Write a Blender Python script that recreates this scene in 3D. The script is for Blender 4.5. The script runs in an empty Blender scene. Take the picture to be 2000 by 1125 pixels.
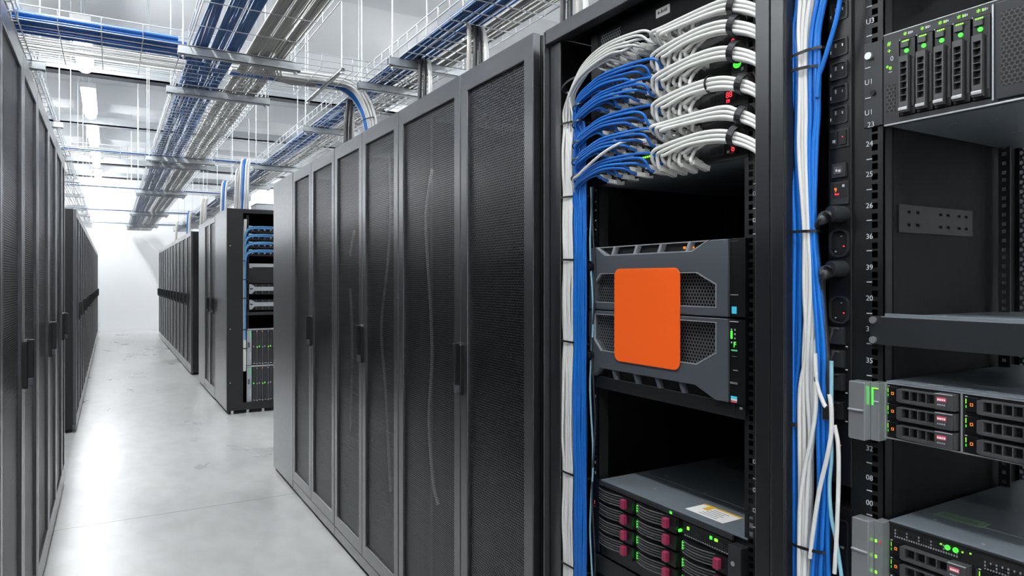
import bpy, bmesh, math, random
from mathutils import Vector, Matrix
from mathutils.geometry import tessellate_polygon
random.seed(7)
R = random.Random(11)
COL = bpy.context.scene.collection
PI = math.pi
EYE = 1.28
# ------------------------------------------------------------------ survey: the photo's lines of sight met with real planes
FPX, VPX, HOR = 1333.0, 216.0, 546.0
YAW = math.atan((1000 - VPX) / FPX)
SN, CS = math.sin(YAW), math.cos(YAW)
def on_x(u, v, x):
    """point of the vertical plane x seen at (u, v)"""
    t = x / (FPX * SN + (u - 1000) * CS)
    return Vector((x, t * (FPX * CS - (u - 1000) * SN), EYE + t * (HOR - v)))
def yat(u, x):
    return on_x(u, HOR, x).y

# ------------------------------------------------------------------ materials
def mat(name, col, rough=0.5, metal=0.0, emit=None, es=0.0, spec=0.5, vary=0.0, vscale=60.0, bump=0.0, trans=0.0, coat=0.0):
    m = bpy.data.materials.new(name); m.use_nodes = True
    nt = m.node_tree; b = nt.nodes['Principled BSDF']
    b.inputs['Base Color'].default_value = (*col, 1)
    b.inputs['Roughness'].default_value = rough
    b.inputs['Metallic'].default_value = metal
    b.inputs['Specular IOR Level'].default_value = spec
    b.inputs['Transmission Weight'].default_value = trans
    b.inputs['Coat Weight'].default_value = coat; b.inputs['Coat Roughness'].default_value = 0.27; b.inputs['Coat IOR'].default_value = 1.75
    if emit:
        b.inputs['Emission Color'].default_value = (*emit, 1); b.inputs['Emission Strength'].default_value = es
    if vary or bump:
        tc = nt.nodes.new('ShaderNodeTexCoord'); nz = nt.nodes.new('ShaderNodeTexNoise')
        nz.inputs['Scale'].default_value = vscale; nz.inputs['Detail'].default_value = 4
        nt.links.new(tc.outputs['Object'], nz.inputs['Vector'])
        if vary:
            mr = nt.nodes.new('ShaderNodeMapRange')
            mr.inputs['To Min'].default_value = max(0.02, rough - vary); mr.inputs['To Max'].default_value = min(1, rough + vary)
            nt.links.new(nz.outputs['Fac'], mr.inputs['Value']); nt.links.new(mr.outputs['Result'], b.inputs['Roughness'])
        if bump:
            bp = nt.nodes.new('ShaderNodeBump'); bp.inputs['Strength'].default_value = bump; bp.inputs['Distance'].default_value = 0.002
            nt.links.new(nz.outputs['Fac'], bp.inputs['Height']); nt.links.new(bp.outputs['Normal'], b.inputs['Normal'])
    return m

def perforate(m, pitch, radius):
    """punch round holes in hexagonal rows through a sheet (object x / z)"""
    nt = m.node_tree; N = nt.nodes; L = nt.links
    b = N['Principled BSDF']; out = N['Material Output']
    tc = N.new('ShaderNodeTexCoord')
    hz = pitch * 1.7320508
    lens = []
    for off in (0.0, 0.5):
        mu = N.new('ShaderNodeVectorMath'); mu.operation = 'MULTIPLY_ADD'
        mu.inputs[1].default_value = (1 / pitch, 0, 1 / hz); mu.inputs[2].default_value = (off + 100, 0.5, off + 100)
        L.new(tc.outputs['Object'], mu.inputs[0])
        fr = N.new('ShaderNodeVectorMath'); fr.operation = 'FRACTION'; L.new(mu.outputs[0], fr.inputs[0])
        sc = N.new('ShaderNodeVectorMath'); sc.operation = 'MULTIPLY_ADD'
        sc.inputs[1].default_value = (pitch, 0, hz); sc.inputs[2].default_value = (-pitch / 2, 0, -hz / 2)
        L.new(fr.outputs[0], sc.inputs[0])
        ln = N.new('ShaderNodeVectorMath'); ln.operation = 'LENGTH'; L.new(sc.outputs[0], ln.inputs[0]); lens.append(ln)
    mn = N.new('ShaderNodeMath'); mn.operation = 'MINIMUM'
    L.new(lens[0].outputs['Value'], mn.inputs[0]); L.new(lens[1].outputs['Value'], mn.inputs[1])
    lt = N.new('ShaderNodeMath'); lt.operation = 'LESS_THAN'; lt.inputs[1].default_value = radius
    L.new(mn.outputs[0], lt.inputs[0])
    tr = N.new('ShaderNodeBsdfTransparent'); mx = N.new('ShaderNodeMixShader')
    L.new(lt.outputs[0], mx.inputs[0]); L.new(b.outputs[0], mx.inputs[1]); L.new(tr.outputs[0], mx.inputs[2])
    L.new(mx.outputs[0], out.inputs['Surface'])
    return m

M = {}
M['paint'] = mat('charcoal metallic coat', (0.060, 0.064, 0.072), 0.36, 0.7, spec=0.6, vary=0.05, vscale=35, bump=0.04, coat=1.0)
M['post'] = mat('dark charcoal coat', (0.020, 0.022, 0.026), 0.36, 0.5, spec=0.6, vary=0.05, vscale=35, bump=0.04, coat=0.6)
M['dark'] = mat('black powder coat', (0.0065, 0.0075, 0.0085), 0.42, vary=0.06, vscale=40)
M['inner'] = mat('matt black interior', (0.0025, 0.003, 0.0035), 0.6, spec=0.3, vary=0.05)
M['perf'] = perforate(mat('perforated charcoal sheet', (0.046, 0.048, 0.054), 0.38, 0.7, spec=0.6, coat=0.5), 0.0085, 0.0032)
M['grille'] = perforate(mat('perforated grey grille', (0.22, 0.23, 0.24), 0.35, 0.6), 0.0078, 0.0031)
M['vent'] = perforate(mat('fine vent sheet', (0.05, 0.052, 0.056), 0.4, 0.3), 0.006, 0.0021)
M['hexvent'] = perforate(mat('bay vent sheet', (0.045, 0.047, 0.05), 0.45), 0.0062, 0.0024)
M['reardoor'] = perforate(mat('rear door mesh', (0.05, 0.055, 0.06), 0.4), 0.010, 0.0036)
M['galv'] = mat('galvanised steel', (0.50, 0.53, 0.55), 0.38, 0.85, vary=0.12, vscale=25)
M['wire'] = mat('zinc wire', (0.62, 0.64, 0.66), 0.38, 0.6, vary=0.05)
M['rod'] = mat('pale painted rod', (0.60, 0.63, 0.66), 0.4, 0.3, vary=0.05)
M['blue'] = mat('blue cable jacket', (0.004, 0.115, 0.47), 0.3, vary=0.05, vscale=20)
M['blue2'] = mat('bright blue cable jacket', (0.006, 0.155, 0.58), 0.3, vary=0.05, vscale=20)
M['shadeblue'] = mat('shaded blue cable jacket', (0.006, 0.105, 0.36), 0.36, vary=0.05, vscale=20)  # blue jacket with the shade of the trays darkened into its colour
M['cyan'] = mat('pale cyan cable jacket', (0.25, 0.50, 0.62), 0.38, vary=0.05, vscale=20)
M['white'] = mat('white cable jacket', (0.70, 0.70, 0.68), 0.36, vary=0.05, vscale=20)
M['grey'] = mat('grey cable jacket', (0.46, 0.445, 0.42), 0.4, vary=0.05, vscale=20)
M['black'] = mat('black nylon', (0.01, 0.01, 0.012), 0.38, vary=0.05)
M['cord'] = mat('black rubber cord', (0.02, 0.021, 0.024), 0.45, vary=0.05)
M['clear'] = mat('clear plug plastic', (0.80, 0.80, 0.76), 0.2, trans=0.2, vary=0.08, vscale=200)
M['clearside'] = mat('smoky clear plastic', (0.30, 0.32, 0.33), 0.2, trans=0.45, vary=0.05)
M['silver'] = mat('silver metal', (0.52, 0.54, 0.56), 0.3, 0.75, vary=0.06)
M['bezel'] = mat('slate grey bezel', (0.085, 0.096, 0.112), 0.42, 0.25, vary=0.05)
M['bezeledge'] = mat('pale trim and edge highlight', (0.42, 0.44, 0.47), 0.35, 0.5, vary=0.05)  # serves pale trim and painted highlights of bevelled edges
M['handle'] = mat('graphite drive handle', (0.075, 0.076, 0.08), 0.4, 0.35, vary=0.05)
M['plastic'] = mat('black plastic', (0.006, 0.0065, 0.0075), 0.35, vary=0.06)
M['plastic2'] = mat('dark grey plastic', (0.020, 0.022, 0.025), 0.4, vary=0.06)
M['orange'] = mat('orange plate', (0.97, 0.125, 0.012), 0.5, spec=0.25, vary=0.03)
M['magenta'] = mat('magenta latch', (0.30, 0.025, 0.075), 0.4, vary=0.05)
M['sheet'] = mat('grey lid steel', (0.21, 0.245, 0.275), 0.38, 0.4, vary=0.1, vscale=14, bump=0.05)
M['green'] = mat('green status light', (0.02, 0.3, 0.02), 0.4, emit=(0.06, 0.85, 0.04), es=0.75)
M['lime'] = mat('lime status light', (0.1, 0.3, 0.03), 0.4, emit=(0.26, 0.8, 0.04), es=0.6)
M['pad'] = mat('green button', (0.05, 0.36, 0.12), 0.4, emit=(0.10, 0.55, 0.18), es=0.25)
M['red'] = mat('red display light', (0.4, 0.02, 0.03), 0.4, emit=(1.0, 0.04, 0.06), es=0.7)
M['amber'] = mat('amber light', (0.4, 0.12, 0.02), 0.4, emit=(1.0, 0.26, 0.03), es=0.4)
M['mark'] = mat('white marking', (0.50, 0.52, 0.54), 0.5)
M['paper'] = mat('white paper label', (0.78, 0.78, 0.76), 0.6, vary=0.05)
M['ink'] = mat('dark print', (0.05, 0.05, 0.06), 0.6)
M['yellow'] = mat('yellow print', (0.75, 0.45, 0.03), 0.5)
M['greenlabel'] = mat('green foil label', (0.20, 0.33, 0.20), 0.45, vary=0.05)
M['pink'] = mat('pink red label', (0.60, 0.08, 0.12), 0.5)
M['cyanmark'] = mat('cyan emblem', (0.03, 0.45, 0.62), 0.4, emit=(0.05, 0.6, 0.8), es=0.15)
M['port'] = mat('port socket black', (0.004, 0.004, 0.005), 0.6)
M['lamp'] = mat('lit tube diffuser', (0.9, 0.9, 0.9), 0.5, emit=(0.96, 0.985, 1.0), es=32.0)
M['housing'] = mat('white lamp housing', (0.8, 0.8, 0.8), 0.4, vary=0.05)
M['ceil'] = mat('white painted ceiling', (0.66, 0.67, 0.68), 0.75, vary=0.1, vscale=3)
M['beam'] = mat('pale grey painted beam', (0.57, 0.585, 0.60), 0.6, vary=0.1, vscale=3)
M['channel'] = mat('dark grey steel channel', (0.09, 0.10, 0.11), 0.5, vary=0.1, vscale=8)
M['wall'] = mat('white painted wall', (0.84, 0.85, 0.86), 0.7, vary=0.1, vscale=3)
M['skirt'] = mat('white skirting', (0.82, 0.83, 0.84), 0.5, vary=0.05)

def floor_material():
    m = bpy.data.materials.new('polished concrete'); m.use_nodes = True
    nt = m.node_tree; N = nt.nodes; L = nt.links; b = N['Principled BSDF']
    tc = N.new('ShaderNodeTexCoord')
    mp = N.new('ShaderNodeMapping'); mp.inputs['Scale'].default_value = (1.0, 0.55, 1); mp.inputs['Rotation'].default_value = (0, 0, 0.5)
    L.new(tc.outputs['Object'], mp.inputs[0])
    n1 = N.new('ShaderNodeTexNoise'); n1.inputs['Scale'].default_value = 1.5; n1.inputs['Detail'].default_value = 6; n1.inputs['Roughness'].default_value = 0.55; n1.inputs['Distortion'].default_value = 0.3
    n2 = N.new('ShaderNodeTexNoise'); n2.inputs['Scale'].default_value = 9; n2.inputs['Detail'].default_value = 6; n2.inputs['Distortion'].default_value = 0.5
    n3 = N.new('ShaderNodeTexNoise'); n3.inputs['Scale'].default_value = 48; n3.inputs['Detail'].default_value = 3
    for n in (n1, n2): L.new(mp.outputs[0], n.inputs['Vector'])
    L.new(tc.outputs['Object'], n3.inputs['Vector'])
    r1 = N.new('ShaderNodeValToRGB'); e = r1.color_ramp.elements
    e[0].position = 0.28; e[0].color = (0.43, 0.435, 0.435, 1); e[1].position = 0.70; e[1].color = (0.60, 0.60, 0.59, 1)
    L.new(n1.outputs['Fac'], r1.inputs[0])
    r2 = N.new('ShaderNodeValToRGB'); e = r2.color_ramp.elements
    e[0].position = 0.28; e[0].color = (0.88, 0.88, 0.87, 1); e[1].position = 0.6; e[1].color = (1, 1, 1, 1)
    L.new(n2.outputs['Fac'], r2.inputs[0])
    r3 = N.new('ShaderNodeValToRGB'); e = r3.color_ramp.elements
    e[0].position = 0.17; e[0].color = (0.72, 0.72, 0.72, 1); e[1].position = 0.21; e[1].color = (1, 1, 1, 1)
    L.new(n3.outputs['Fac'], r3.inputs[0])
    m1 = N.new('ShaderNodeMix'); m1.data_type = 'RGBA'; m1.blend_type = 'MULTIPLY'; m1.inputs[0].default_value = 1
    L.new(r1.outputs[0], m1.inputs[6]); L.new(r2.outputs[0], m1.inputs[7])
    m2 = N.new('ShaderNodeMix'); m2.data_type = 'RGBA'; m2.blend_type = 'MULTIPLY'; m2.inputs[0].default_value = 1
    L.new(m1.outputs[2], m2.inputs[6]); L.new(r3.outputs[0], m2.inputs[7])
    # sawn joints every 6 m along the aisle
    sx = N.new('ShaderNodeSeparateXYZ'); L.new(tc.outputs['Object'], sx.inputs[0])
    ad = N.new('ShaderNodeMath'); ad.operation = 'SUBTRACT'; ad.inputs[1].default_value = 4.18; L.new(sx.outputs['Y'], ad.inputs[0])
    pp = N.new('ShaderNodeMath'); pp.operation = 'PINGPONG'; pp.inputs[1].default_value = 4.5; L.new(ad.outputs[0], pp.inputs[0])
    lt = N.new('ShaderNodeMath'); lt.operation = 'LESS_THAN'; lt.inputs[1].default_value = 0.004; L.new(pp.outputs[0], lt.inputs[0])
    m3 = N.new('ShaderNodeMix'); m3.data_type = 'RGBA'; m3.inputs[7].default_value = (0.22, 0.22, 0.215, 1)
    L.new(lt.outputs[0], m3.inputs[0]); L.new(m2.outputs[2], m3.inputs[6])
    L.new(m3.outputs[2], b.inputs['Base Color'])
    mr = N.new('ShaderNodeMapRange'); mr.inputs['From Min'].default_value = 0.3; mr.inputs['From Max'].default_value = 0.7
    mr.inputs['To Min'].default_value = 0.25; mr.inputs['To Max'].default_value = 0.36
    L.new(n1.outputs['Fac'], mr.inputs[0]); L.new(mr.outputs[0], b.inputs['Roughness'])
    bp = N.new('ShaderNodeBump'); bp.inputs['Strength'].default_value = 0.06; bp.inputs['Distance'].default_value = 0.01
    L.new(n2.outputs['Fac'], bp.inputs['Height']); L.new(bp.outputs[0], b.inputs['Normal'])
    b.inputs['Specular IOR Level'].default_value = 0.5
    return m
M['floor'] = floor_material()

# ------------------------------------------------------------------ mesh building
class MB:
    def __init__(self): self.v = []; self.f = []; self.mi = []; self.sm = []; self.mats = []
    def slot(self, m):
        if m not in self.mats: self.mats.append(m)
        return self.mats.index(m)
    def add(self, vs, fs, m='inner', smooth=False):
        o = len(self.v); k = self.slot(m)
        self.v += [tuple(p) for p in vs]
        for f in fs:
            self.f.append([o + i for i in f]); self.mi.append(k); self.sm.append(smooth)
        return self
    def box(self, x0, x1, y0, y1, z0, z1, m='inner'):
        vs = [(x, y, z) for z in (z0, z1) for y in (y0, y1) for x in (x0, x1)]
        return self.add(vs, [(0, 2, 3, 1), (4, 5, 7, 6), (0, 1, 5, 4), (2, 6, 7, 3), (0, 4, 6, 2), (1, 3, 7, 5)], m)
    def prism(self, loops, y0, y1, m='inner'):
        """outline (and holes) in x,z extruded along y"""
        pts = [p for lp in loops for p in lp]
        n = len(pts)
        tris = tessellate_polygon([[Vector((p[0], p[1], 0)) for p in lp] for lp in loops])
        vs = [(p[0], y0, p[1]) for p in pts] + [(p[0], y1, p[1]) for p in pts]
        fs = [tuple(t) for t in tris] + [tuple(n + i for i in reversed(t)) for t in tris]
        o = 0
        for lp in loops:
            c = len(lp)
            for i in range(c):
                a, b = o + i, o + (i + 1) % c
                fs.append((a, b, n + b, n + a))
            o += c
        return self.add(vs, fs, m)
    def tube(self, path, r, n=7, m='white', caps=True, ry=None, up=None):
        ps = [Vector(p) for p in path]; k = len(ps); vs = []; fs = []
        t0 = (ps[1] - ps[0]).normalized()
        a = Vector(up) if up else (Vector((0, 0, 1)) if abs(t0.z) < 0.9 else Vector((1, 0, 0)))
        nr = (a - t0 * a.dot(t0)).normalized()
        for i in range(k):
            t = (ps[min(i + 1, k - 1)] - ps[max(i - 1, 0)]).normalized()
            nr = nr - t * nr.dot(t)
            nr = nr.normalized() if nr.length > 1e-6 else t.orthogonal().normalized()
            bn = t.cross(nr)
            for j in range(n):
                q = 2 * PI * j / n
                vs.append(ps[i] + nr * (math.cos(q) * r) + bn * (math.sin(q) * (ry or r)))
        for i in range(k - 1):
            for j in range(n):
                fs.append((i * n + j, i * n + (j + 1) % n, (i + 1) * n + (j + 1) % n, (i + 1) * n + j))
        self.add(vs, fs, m, True)
        if caps:
            self.add([vs[j] for j in range(n)], [tuple(reversed(range(n)))], m)
            self.add([vs[(k - 1) * n + j] for j in range(n)], [tuple(range(n))], m)
        return self
    def cyl(self, p0, p1, r, n=12, m='inner'): return self.tube([p0, p1], r, n, m)
    def band(self, c, ax, ex, ey, rx, ry, width, thick, m='black', n=20):
        """flat strap of elliptical outline round centre c; ax = axis, ex/ey = radii directions"""
        c, ax, ex, ey = Vector(c), Vector(ax).normalized(), Vector(ex).normalized(), Vector(ey).normalized()
        vs = []; fs = []
        for j in range(n):
            q = 2 * PI * j / n
            for (dw, dr) in ((-.5, 0), (.5, 0), (.5, 1), (-.5, 1)):
                vs.append(c + ax * (dw * width) + ex * (math.cos(q) * (rx + dr * thick)) + ey * (math.sin(q) * (ry + dr * thick)))
        for j in range(n):
            k = (j + 1) % n
            for i in range(4):
                i2 = (i + 1) % 4
                fs.append((j * 4 + i, k * 4 + i, k * 4 + i2, j * 4 + i2))
        return self.add(vs, fs, m, False)
    def text(self, s, size, x, z, y, m='mark', align='LEFT', thick=0.0003):
        """lettering facing -y"""
        cu = bpy.data.curves.new('lettering', 'FONT'); cu.body = s; cu.size = size; cu.align_x = align; cu.extrude = thick; cu.resolution_u = 3
        ob = bpy.data.objects.new('lettering', cu); COL.objects.link(ob)
        me = bpy.data.meshes.new_from_object(ob)
        self.add([(x + p.co.x, y - p.co.z, z + p.co.y) for p in me.vertices], [tuple(p.vertices) for p in me.polygons], m)
        bpy.data.objects.remove(ob); bpy.data.curves.remove(cu); bpy.data.meshes.remove(me)
        return self
    def build(self, name, parent=None, origin=(0, 0, 0), bevel=0.0, loc=None):
        me = bpy.data.meshes.new(name)
        o = Vector(origin)
        me.from_pydata([tuple(Vector(p) - o) for p in self.v], [], self.f)
        for k in self.mats: me.materials.append(M[k])
        for p, i, s in zip(me.polygons, self.mi, self.sm): p.material_index = i; p.use_smooth = s
        bm = bmesh.new(); bm.from_mesh(me); bmesh.ops.recalc_face_normals(bm, faces=bm.faces); bm.to_mesh(me); bm.free()
        ob = bpy.data.objects.new(name, me); COL.objects.link(ob)
        ob.location = loc if loc is not None else o
        if parent: ob.parent = parent
        if bevel:
            b = ob.modifiers.new('bevel', 'BEVEL'); b.width = bevel; b.segments = 2; b.limit_method = 'ANGLE'; b.angle_limit = 0.6
        return ob
def tag(o, label, cat, group=None):
    o['label'] = label; o['category'] = cat
    if group: o['group'] = group
    return o
def thing(name, label, cat, loc=(0, 0, 0), rotz=0.0, group=None):
    o = bpy.data.objects.new(name, None); COL.objects.link(o)
    o.location = loc; o.rotation_euler = (0, 0, rotz); o.empty_display_size = 0.05
    return tag(o, label, cat, group)
def struct(o): o['kind'] = 'structure'; return o
def dup(src, loc, rotz, label, group=None):
    def cp(o, par):
        c = o.copy(); COL.objects.link(c)
        if par: c.parent = par
        for ch in list(o.children): cp(ch, c)
        return c
    r = cp(src, None); r.location = loc; r.rotation_euler = (0, 0, rotz); r['label'] = label
    if group: r['group'] = group
    return r
def smooth(pts, n=6):
    ps = [Vector(p) for p in pts]; out = []
    for i in range(len(ps) - 1):
        p0, p1, p2, p3 = ps[max(i - 1, 0)], ps[i], ps[i + 1], ps[min(i + 2, len(ps) - 1)]
        for k in range(n):
            t = k / n
            out.append(0.5 * ((2 * p1) + (p2 - p0) * t + (2 * p0 - 5 * p1 + 4 * p2 - p3) * t * t + (3 * p1 - p0 - 3 * p2 + p3) * t ** 3))
    out.append(ps[-1]); return out
ORD = ['nearest', 'second', 'third', 'fourth', 'fifth', 'sixth', 'seventh', 'eighth', 'ninth', 'tenth', 'eleventh', 'twelfth', 'thirteenth', 'fourteenth']
RIGHT, LEFT = -PI / 2, PI / 2        # cabinet fronts facing the aisle from the right / the left

# ------------------------------------------------------------------ the room
XL, XR, YN, YF, ZC = -5.0, 6.5, -3.2, 19.2, 4.35
struct(MB().box(XL, XR, YN, YF, -0.1, 0.0, 'floor').build('floor'))
struct(MB().box(XL, XR, YN, YF, ZC, ZC + 0.1, 'ceil').build('ceiling'))
struct(MB().box(XL, XR, YF, YF + 0.1, 0, ZC, 'wall').build('wall_back'))
struct(MB().box(XL, XR, YN - 0.1, YN, 0, ZC, 'wall').build('wall_front'))
struct(MB().box(XL - 0.1, XL, YN, YF, 0, ZC, 'wall').build('wall_left'))
struct(MB().box(XR, XR + 0.1, YN, YF, 0, ZC, 'wall').build('wall_right'))
struct(MB().box(XL, XR, YF - 0.015, YF, 0, 0.10, 'skirt').build('baseboard_back'))
k = 1
for y in (3.2, 6.4, 9.6, 12.8, 16.0):                      # pale ribs of the ceiling
    struct(MB().box(XL, XR, y - 0.32, y + 0.32, ZC - 0.30, ZC, 'beam').build('trim_%d' % k)); k += 1
for y, z in ((9.2, 3.62), (12.4, 3.66), (16.2, 3.62), (18.3, 3.62)):   # dark steel channels hung below the ribs
    b = MB(); b.box(XL, XR, y - 0.09, y + 0.09, z, z + 0.02, 'channel' if y != 12.4 else 'galv'); b.box(XL, XR, y - 0.09, y - 0.075, z, z + 0.13, 'galv'); b.box(XL, XR, y + 0.075, y + 0.09, z, z + 0.13, 'galv')
    struct(b.build('trim_%d' % k)); k += 1

# lamps: hung tubes over the aisle, plus two side rows added unseen for light
def make_lamp():
    t = thing('ceiling_light', '', 'light')
    b = MB(); b.box(-0.085, 0.085, -0.78, 0.78, 0.085, 0.15, 'housing'); b.build('housing', t, bevel=0.006)
    MB().tube([(0, -0.74, 0.045), (0, 0.74, 0.045)], 0.068, 12, 'lamp', ry=0.045, up=(1, 0, 0)).build('diffuser', t)
    for y in (-0.5, 0.5):
        MB().cyl((0, y, 0.15), (0, y, ZC - 3.60), 0.006, 6, 'rod').build('hanging_rod', t)
    return t
lamp0 = make_lamp(); first = True
LAMPY = (-1.7, 0.8, 3.3, 5.8, 8.3, 10.85, 13.35, 15.85, 18.2)
for x, row in ((-0.245, 'over the aisle'), (4.2, 'unseen right of the racks'), (-3.1, 'unseen left of the racks')):
    for i, y in enumerate(LAMPY):
        if x != -0.245 and i % 2: continue
        lab = 'lit tube lamp hung %s, %s from the camera end' % (row, ORD[i])
        if first: lamp0.location = (x, y, 3.60); lamp0['label'] = lab; lamp0['group'] = 'hung tube lamps'; first = False
        else: dup(lamp0, (x, y, 3.60), 0, lab, 'hung tube lamps')

# ------------------------------------------------------------------ closed cabinets with perforated doors
def door(parent, x0, x1, z0, z1, handle=None):
    sw, tr, brl = 0.045, 0.062, 0.058
    hole = [(x0 + sw, z0 + brl), (x1 - sw, z0 + brl), (x1 - sw, z1 - tr), (x0 + sw, z1 - tr)]
    f = MB().prism([[(x0, z0), (x1, z0), (x1, z1), (x0, z1)], hole], 0.0, 0.024, 'paint').build('door', parent, bevel=0.0025)
    MB().box(x0 + sw - .003, x1 - sw + .003, 0.010, 0.0115, z0 + brl - .003, z1 - tr + .003, 'perf').build('perforated_panel', f)
    if handle is not None:
        h = MB(); x = handle
        h.prism([[(x - .011, .925), (x - .006, .918), (x + .006, .918), (x + .011, .925), (x + .011, 1.075), (x + .006, 1.084), (x - .006, 1.084), (x - .011, 1.075)]], -0.012, 0.004, 'plastic')
        h.box(x - .008, x + .008, -0.030, -0.010, .955, 1.082, 'plastic'); h.box(x - .0065, x + .0065, -0.026, -0.010, .928, .953, 'bezel')
        h.build('handle', f, bevel=0.0025)
def cabinet(name, label, loc, rotz, w, depth, h, doors, group=None, rear=True, handles=True):
    """doors = list of (x0, x1, handle x or None)"""
    t = thing(name, label, 'server rack', loc, rotz, group)
    b = MB(); i = 0.026
    b.box(0.002, 0.02, i, depth, 0.03, h - .004, 'dark'); b.box(w - .02, w - .002, i, depth, 0.03, h - .004, 'dark')
    b.box(0.02, w - .02, i, depth, h - 0.03, h - .004, 'dark'); b.box(.02, w - .02, i, depth, .03, .06, 'dark')
    b.build('carcass', t, bevel=0.002)
    MB().box(.02, w - .02, depth - .02, depth, .06, h - .03, 'inner').build('rear_panel', t)
    MB().box(.001, w - .001, .001, .026, .022, .070, 'paint').build('plinth', t, bevel=0.002)
    b = MB()
    for x in (.05, w - .05):
        for y in (.07, depth - .08): b.cyl((x, y, 0), (x, y, .03), .022, 10, 'dark')
    b.box(.015, w - .015, .03, depth - .01, .006, .03, 'inner'); b.build('base', t)
    for x0, x1, hd in doors: door(t, x0, x1, .0735, h - .002, hd)
    b = MB()
    for x in (.085, w - .085): b.box(x - .012, x + .012, .10, .115, .06, h - .03, 'dark'); b.box(x - .012, x + .012, depth - .2, depth - .185, .06, h - .03, 'dark')
    b.build('mounting_rails', t)
    return t
def pair(w, split): return [(.003, split - .002, None), (split + .002, w - .003, split + .012)]
HR = 1.925
# right-hand near row, from far to near
XR0 = 0.946
t = thing('end_cabinet', 'narrow solid dark end cabinet closing the near right row', 'cabinet', (XR0, 4.78, 0), RIGHT)
MB().box(0, .565, 0, .9, .025, HR, 'paint').build('carcass', t, bevel=0.003)
MB().box(.01, .555, .012, .88, 0, .025, 'inner').build('base', t)
cabinet('rack_cabinet', 'double door mesh rack beside the solid end panel of the near right row', (XR0, 4.21, 0), RIGHT, .88, .95, HR, pair(.88, .43), 'closed racks of the near right row')
cabinet('rack_cabinet', 'middle double door mesh rack of the near right row', (XR0, 3.328, 0), RIGHT, .862, .95, HR, pair(.862, .428), 'closed racks of the near right row')
cabinet('rack_cabinet', 'big double door mesh rack next to the open rack with white and blue cables', (XR0, 2.464, 0), RIGHT, .965, .95, HR, pair(.965, .536), 'closed racks of the near right row')
# left-hand near row (fronts face +x); local x runs away from the camera
XL0, HL = -0.2475, 2.03
def cabl(y0, w, split, label, h=HL, group='closed racks of the near left row'):
    return cabinet('rack_cabinet', label, (XL0, y0, 0), LEFT, w, .95, h, pair(w, split), group)
cabl(1.14, 1.06, .53, 'unseen mesh rack of the near left row beside the camera')  # unseen racks continue the row, added for dark reflections and blocked side light
cabl(.075, 1.06, .53, 'unseen mesh rack of the near left row behind the camera')
cabl(2.205, 1.06, .545, 'mesh rack nearest the camera, at the left edge of the picture')
cabl(3.27, 1.06, .56, 'second mesh rack of the near left row, counted from the camera')
cabl(4.335, .78, .50, 'far end mesh rack of the near left row')
# left far row
c0 = cabl(6.77, 1.12, .56, 'mesh rack at the near end of the far left row', 1.875, 'racks of the far left row')
for i in range(1, 10):
    dup(c0, (XL0, 6.77 + 1.125 * i, 0), LEFT, '%s mesh rack of the far left row, counted from the camera' % ORD[i])
# right far row of single doors
d0 = cabinet('rack_cabinet', 'narrow rack at the near end of the far right row by the back wall', (XR0 - .02, 10.68, 0), RIGHT, .63, .95, 1.93, [(.003, .627, .03)], 'narrow racks of the far right row')
for i in range(1, 11):
    dup(d0, (XR0 - .02, 10.68 + .64 * i, 0), RIGHT, '%s narrow rack of the far right row, counted from the camera' % ORD[i])
# middle right block: filler, one double rack, and the open rack turned to the cross aisle
t = thing('end_cabinet', 'plain dark filler cabinet at the far end of the middle right block', 'cabinet', (XR0, 9.31, 0), RIGHT)
MB().box(0, .62, 0, .9, .025, 1.95, 'paint').build('carcass', t, bevel=0.003); MB().box(.01, .61, .012, .88, 0, .025, 'inner').build('base', t)
cabinet('rack_cabinet', 'double door rack with two handles in the middle right block', (XR0, 8.685, 0), RIGHT, .90, .95, 1.95, [(.003, .448, .40), (.452, .897, .80)], None)

# white cables seen through the doors
def hang(name, label, cat, x, pts, r, m, group=None):
    p = smooth([(x + dx, y, z) for (dx, y, z) in pts], 8)
    return tag(MB().tube(p, r, 6, m).build(name, origin=p[0]), label, cat, group)
for (u, vs, lab) in ((838, [(330, 6), (420, -6), (520, -2), (600, 3), (700, 6), (820, 0), (940, 8), (985, 18)], 'long white cable hanging behind the far door of the big rack'),
                     (686, [(450, 6), (520, -4), (600, 0), (700, 2), (860, -3)], 'white cable hanging behind the near door of the middle rack'),
                     (757, [(300, 4), (420, 6), (520, 0), (640, -12), (760, -4), (880, 2), (960, 6)], 'white cable hanging behind the far door of the middle rack')):
    for j in range(1):
        pts = []
        for v, du in vs:
            q = on_x(u + du + j * 5, v, 1.02); pts.append((0.01 * j, q.y, q.z))
        hang('loose_cable', lab, 'cable', 1.02, pts, .006, 'white')

# ------------------------------------------------------------------ cable trays, hangers, cables overhead
ZT = 2.48
def tray(label, axis, a0, a1, b0, b1, z, side, step, nlong, cat='cable tray', r=.0026):
    """wire mesh tray along axis ('y' or 'x') from a0 to a1, between b0 and b1"""
    b = MB()
    def P(a, c, zz): return (c, a, zz) if axis == 'y' else (a, c, zz)
    for i in range(nlong):
        c = b0 + (b1 - b0) * i / (nlong - 1)
        b.tube([P(a0, c, z), P(a1, c, z)], r, 5, 'wire')
    for c in (b0, b1):
        for h in (.5, 1.0): b.tube([P(a0, c, z + side * h), P(a1, c, z + side * h)], r, 5, 'wire')
    n = int((a1 - a0) / step)
    for i in range(n + 1):
        a = a0 + (a1 - a0) * i / n
        b.tube([P(a, b0, z + side), P(a, b0, z - r), P(a, b1, z - r), P(a, b1, z + side)], r, 5, 'wire', up=(0, 1, 0) if axis == 'y' else (1, 0, 0))
    return tag(b.build('cable_tray', origin=P(a0, (b0 + b1) / 2, z)), label, cat)
MT0, MT1 = .345, .855            # wide tray over the aisle
RT0, RT1 = 1.345, 1.70           # tray over the right racks
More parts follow.
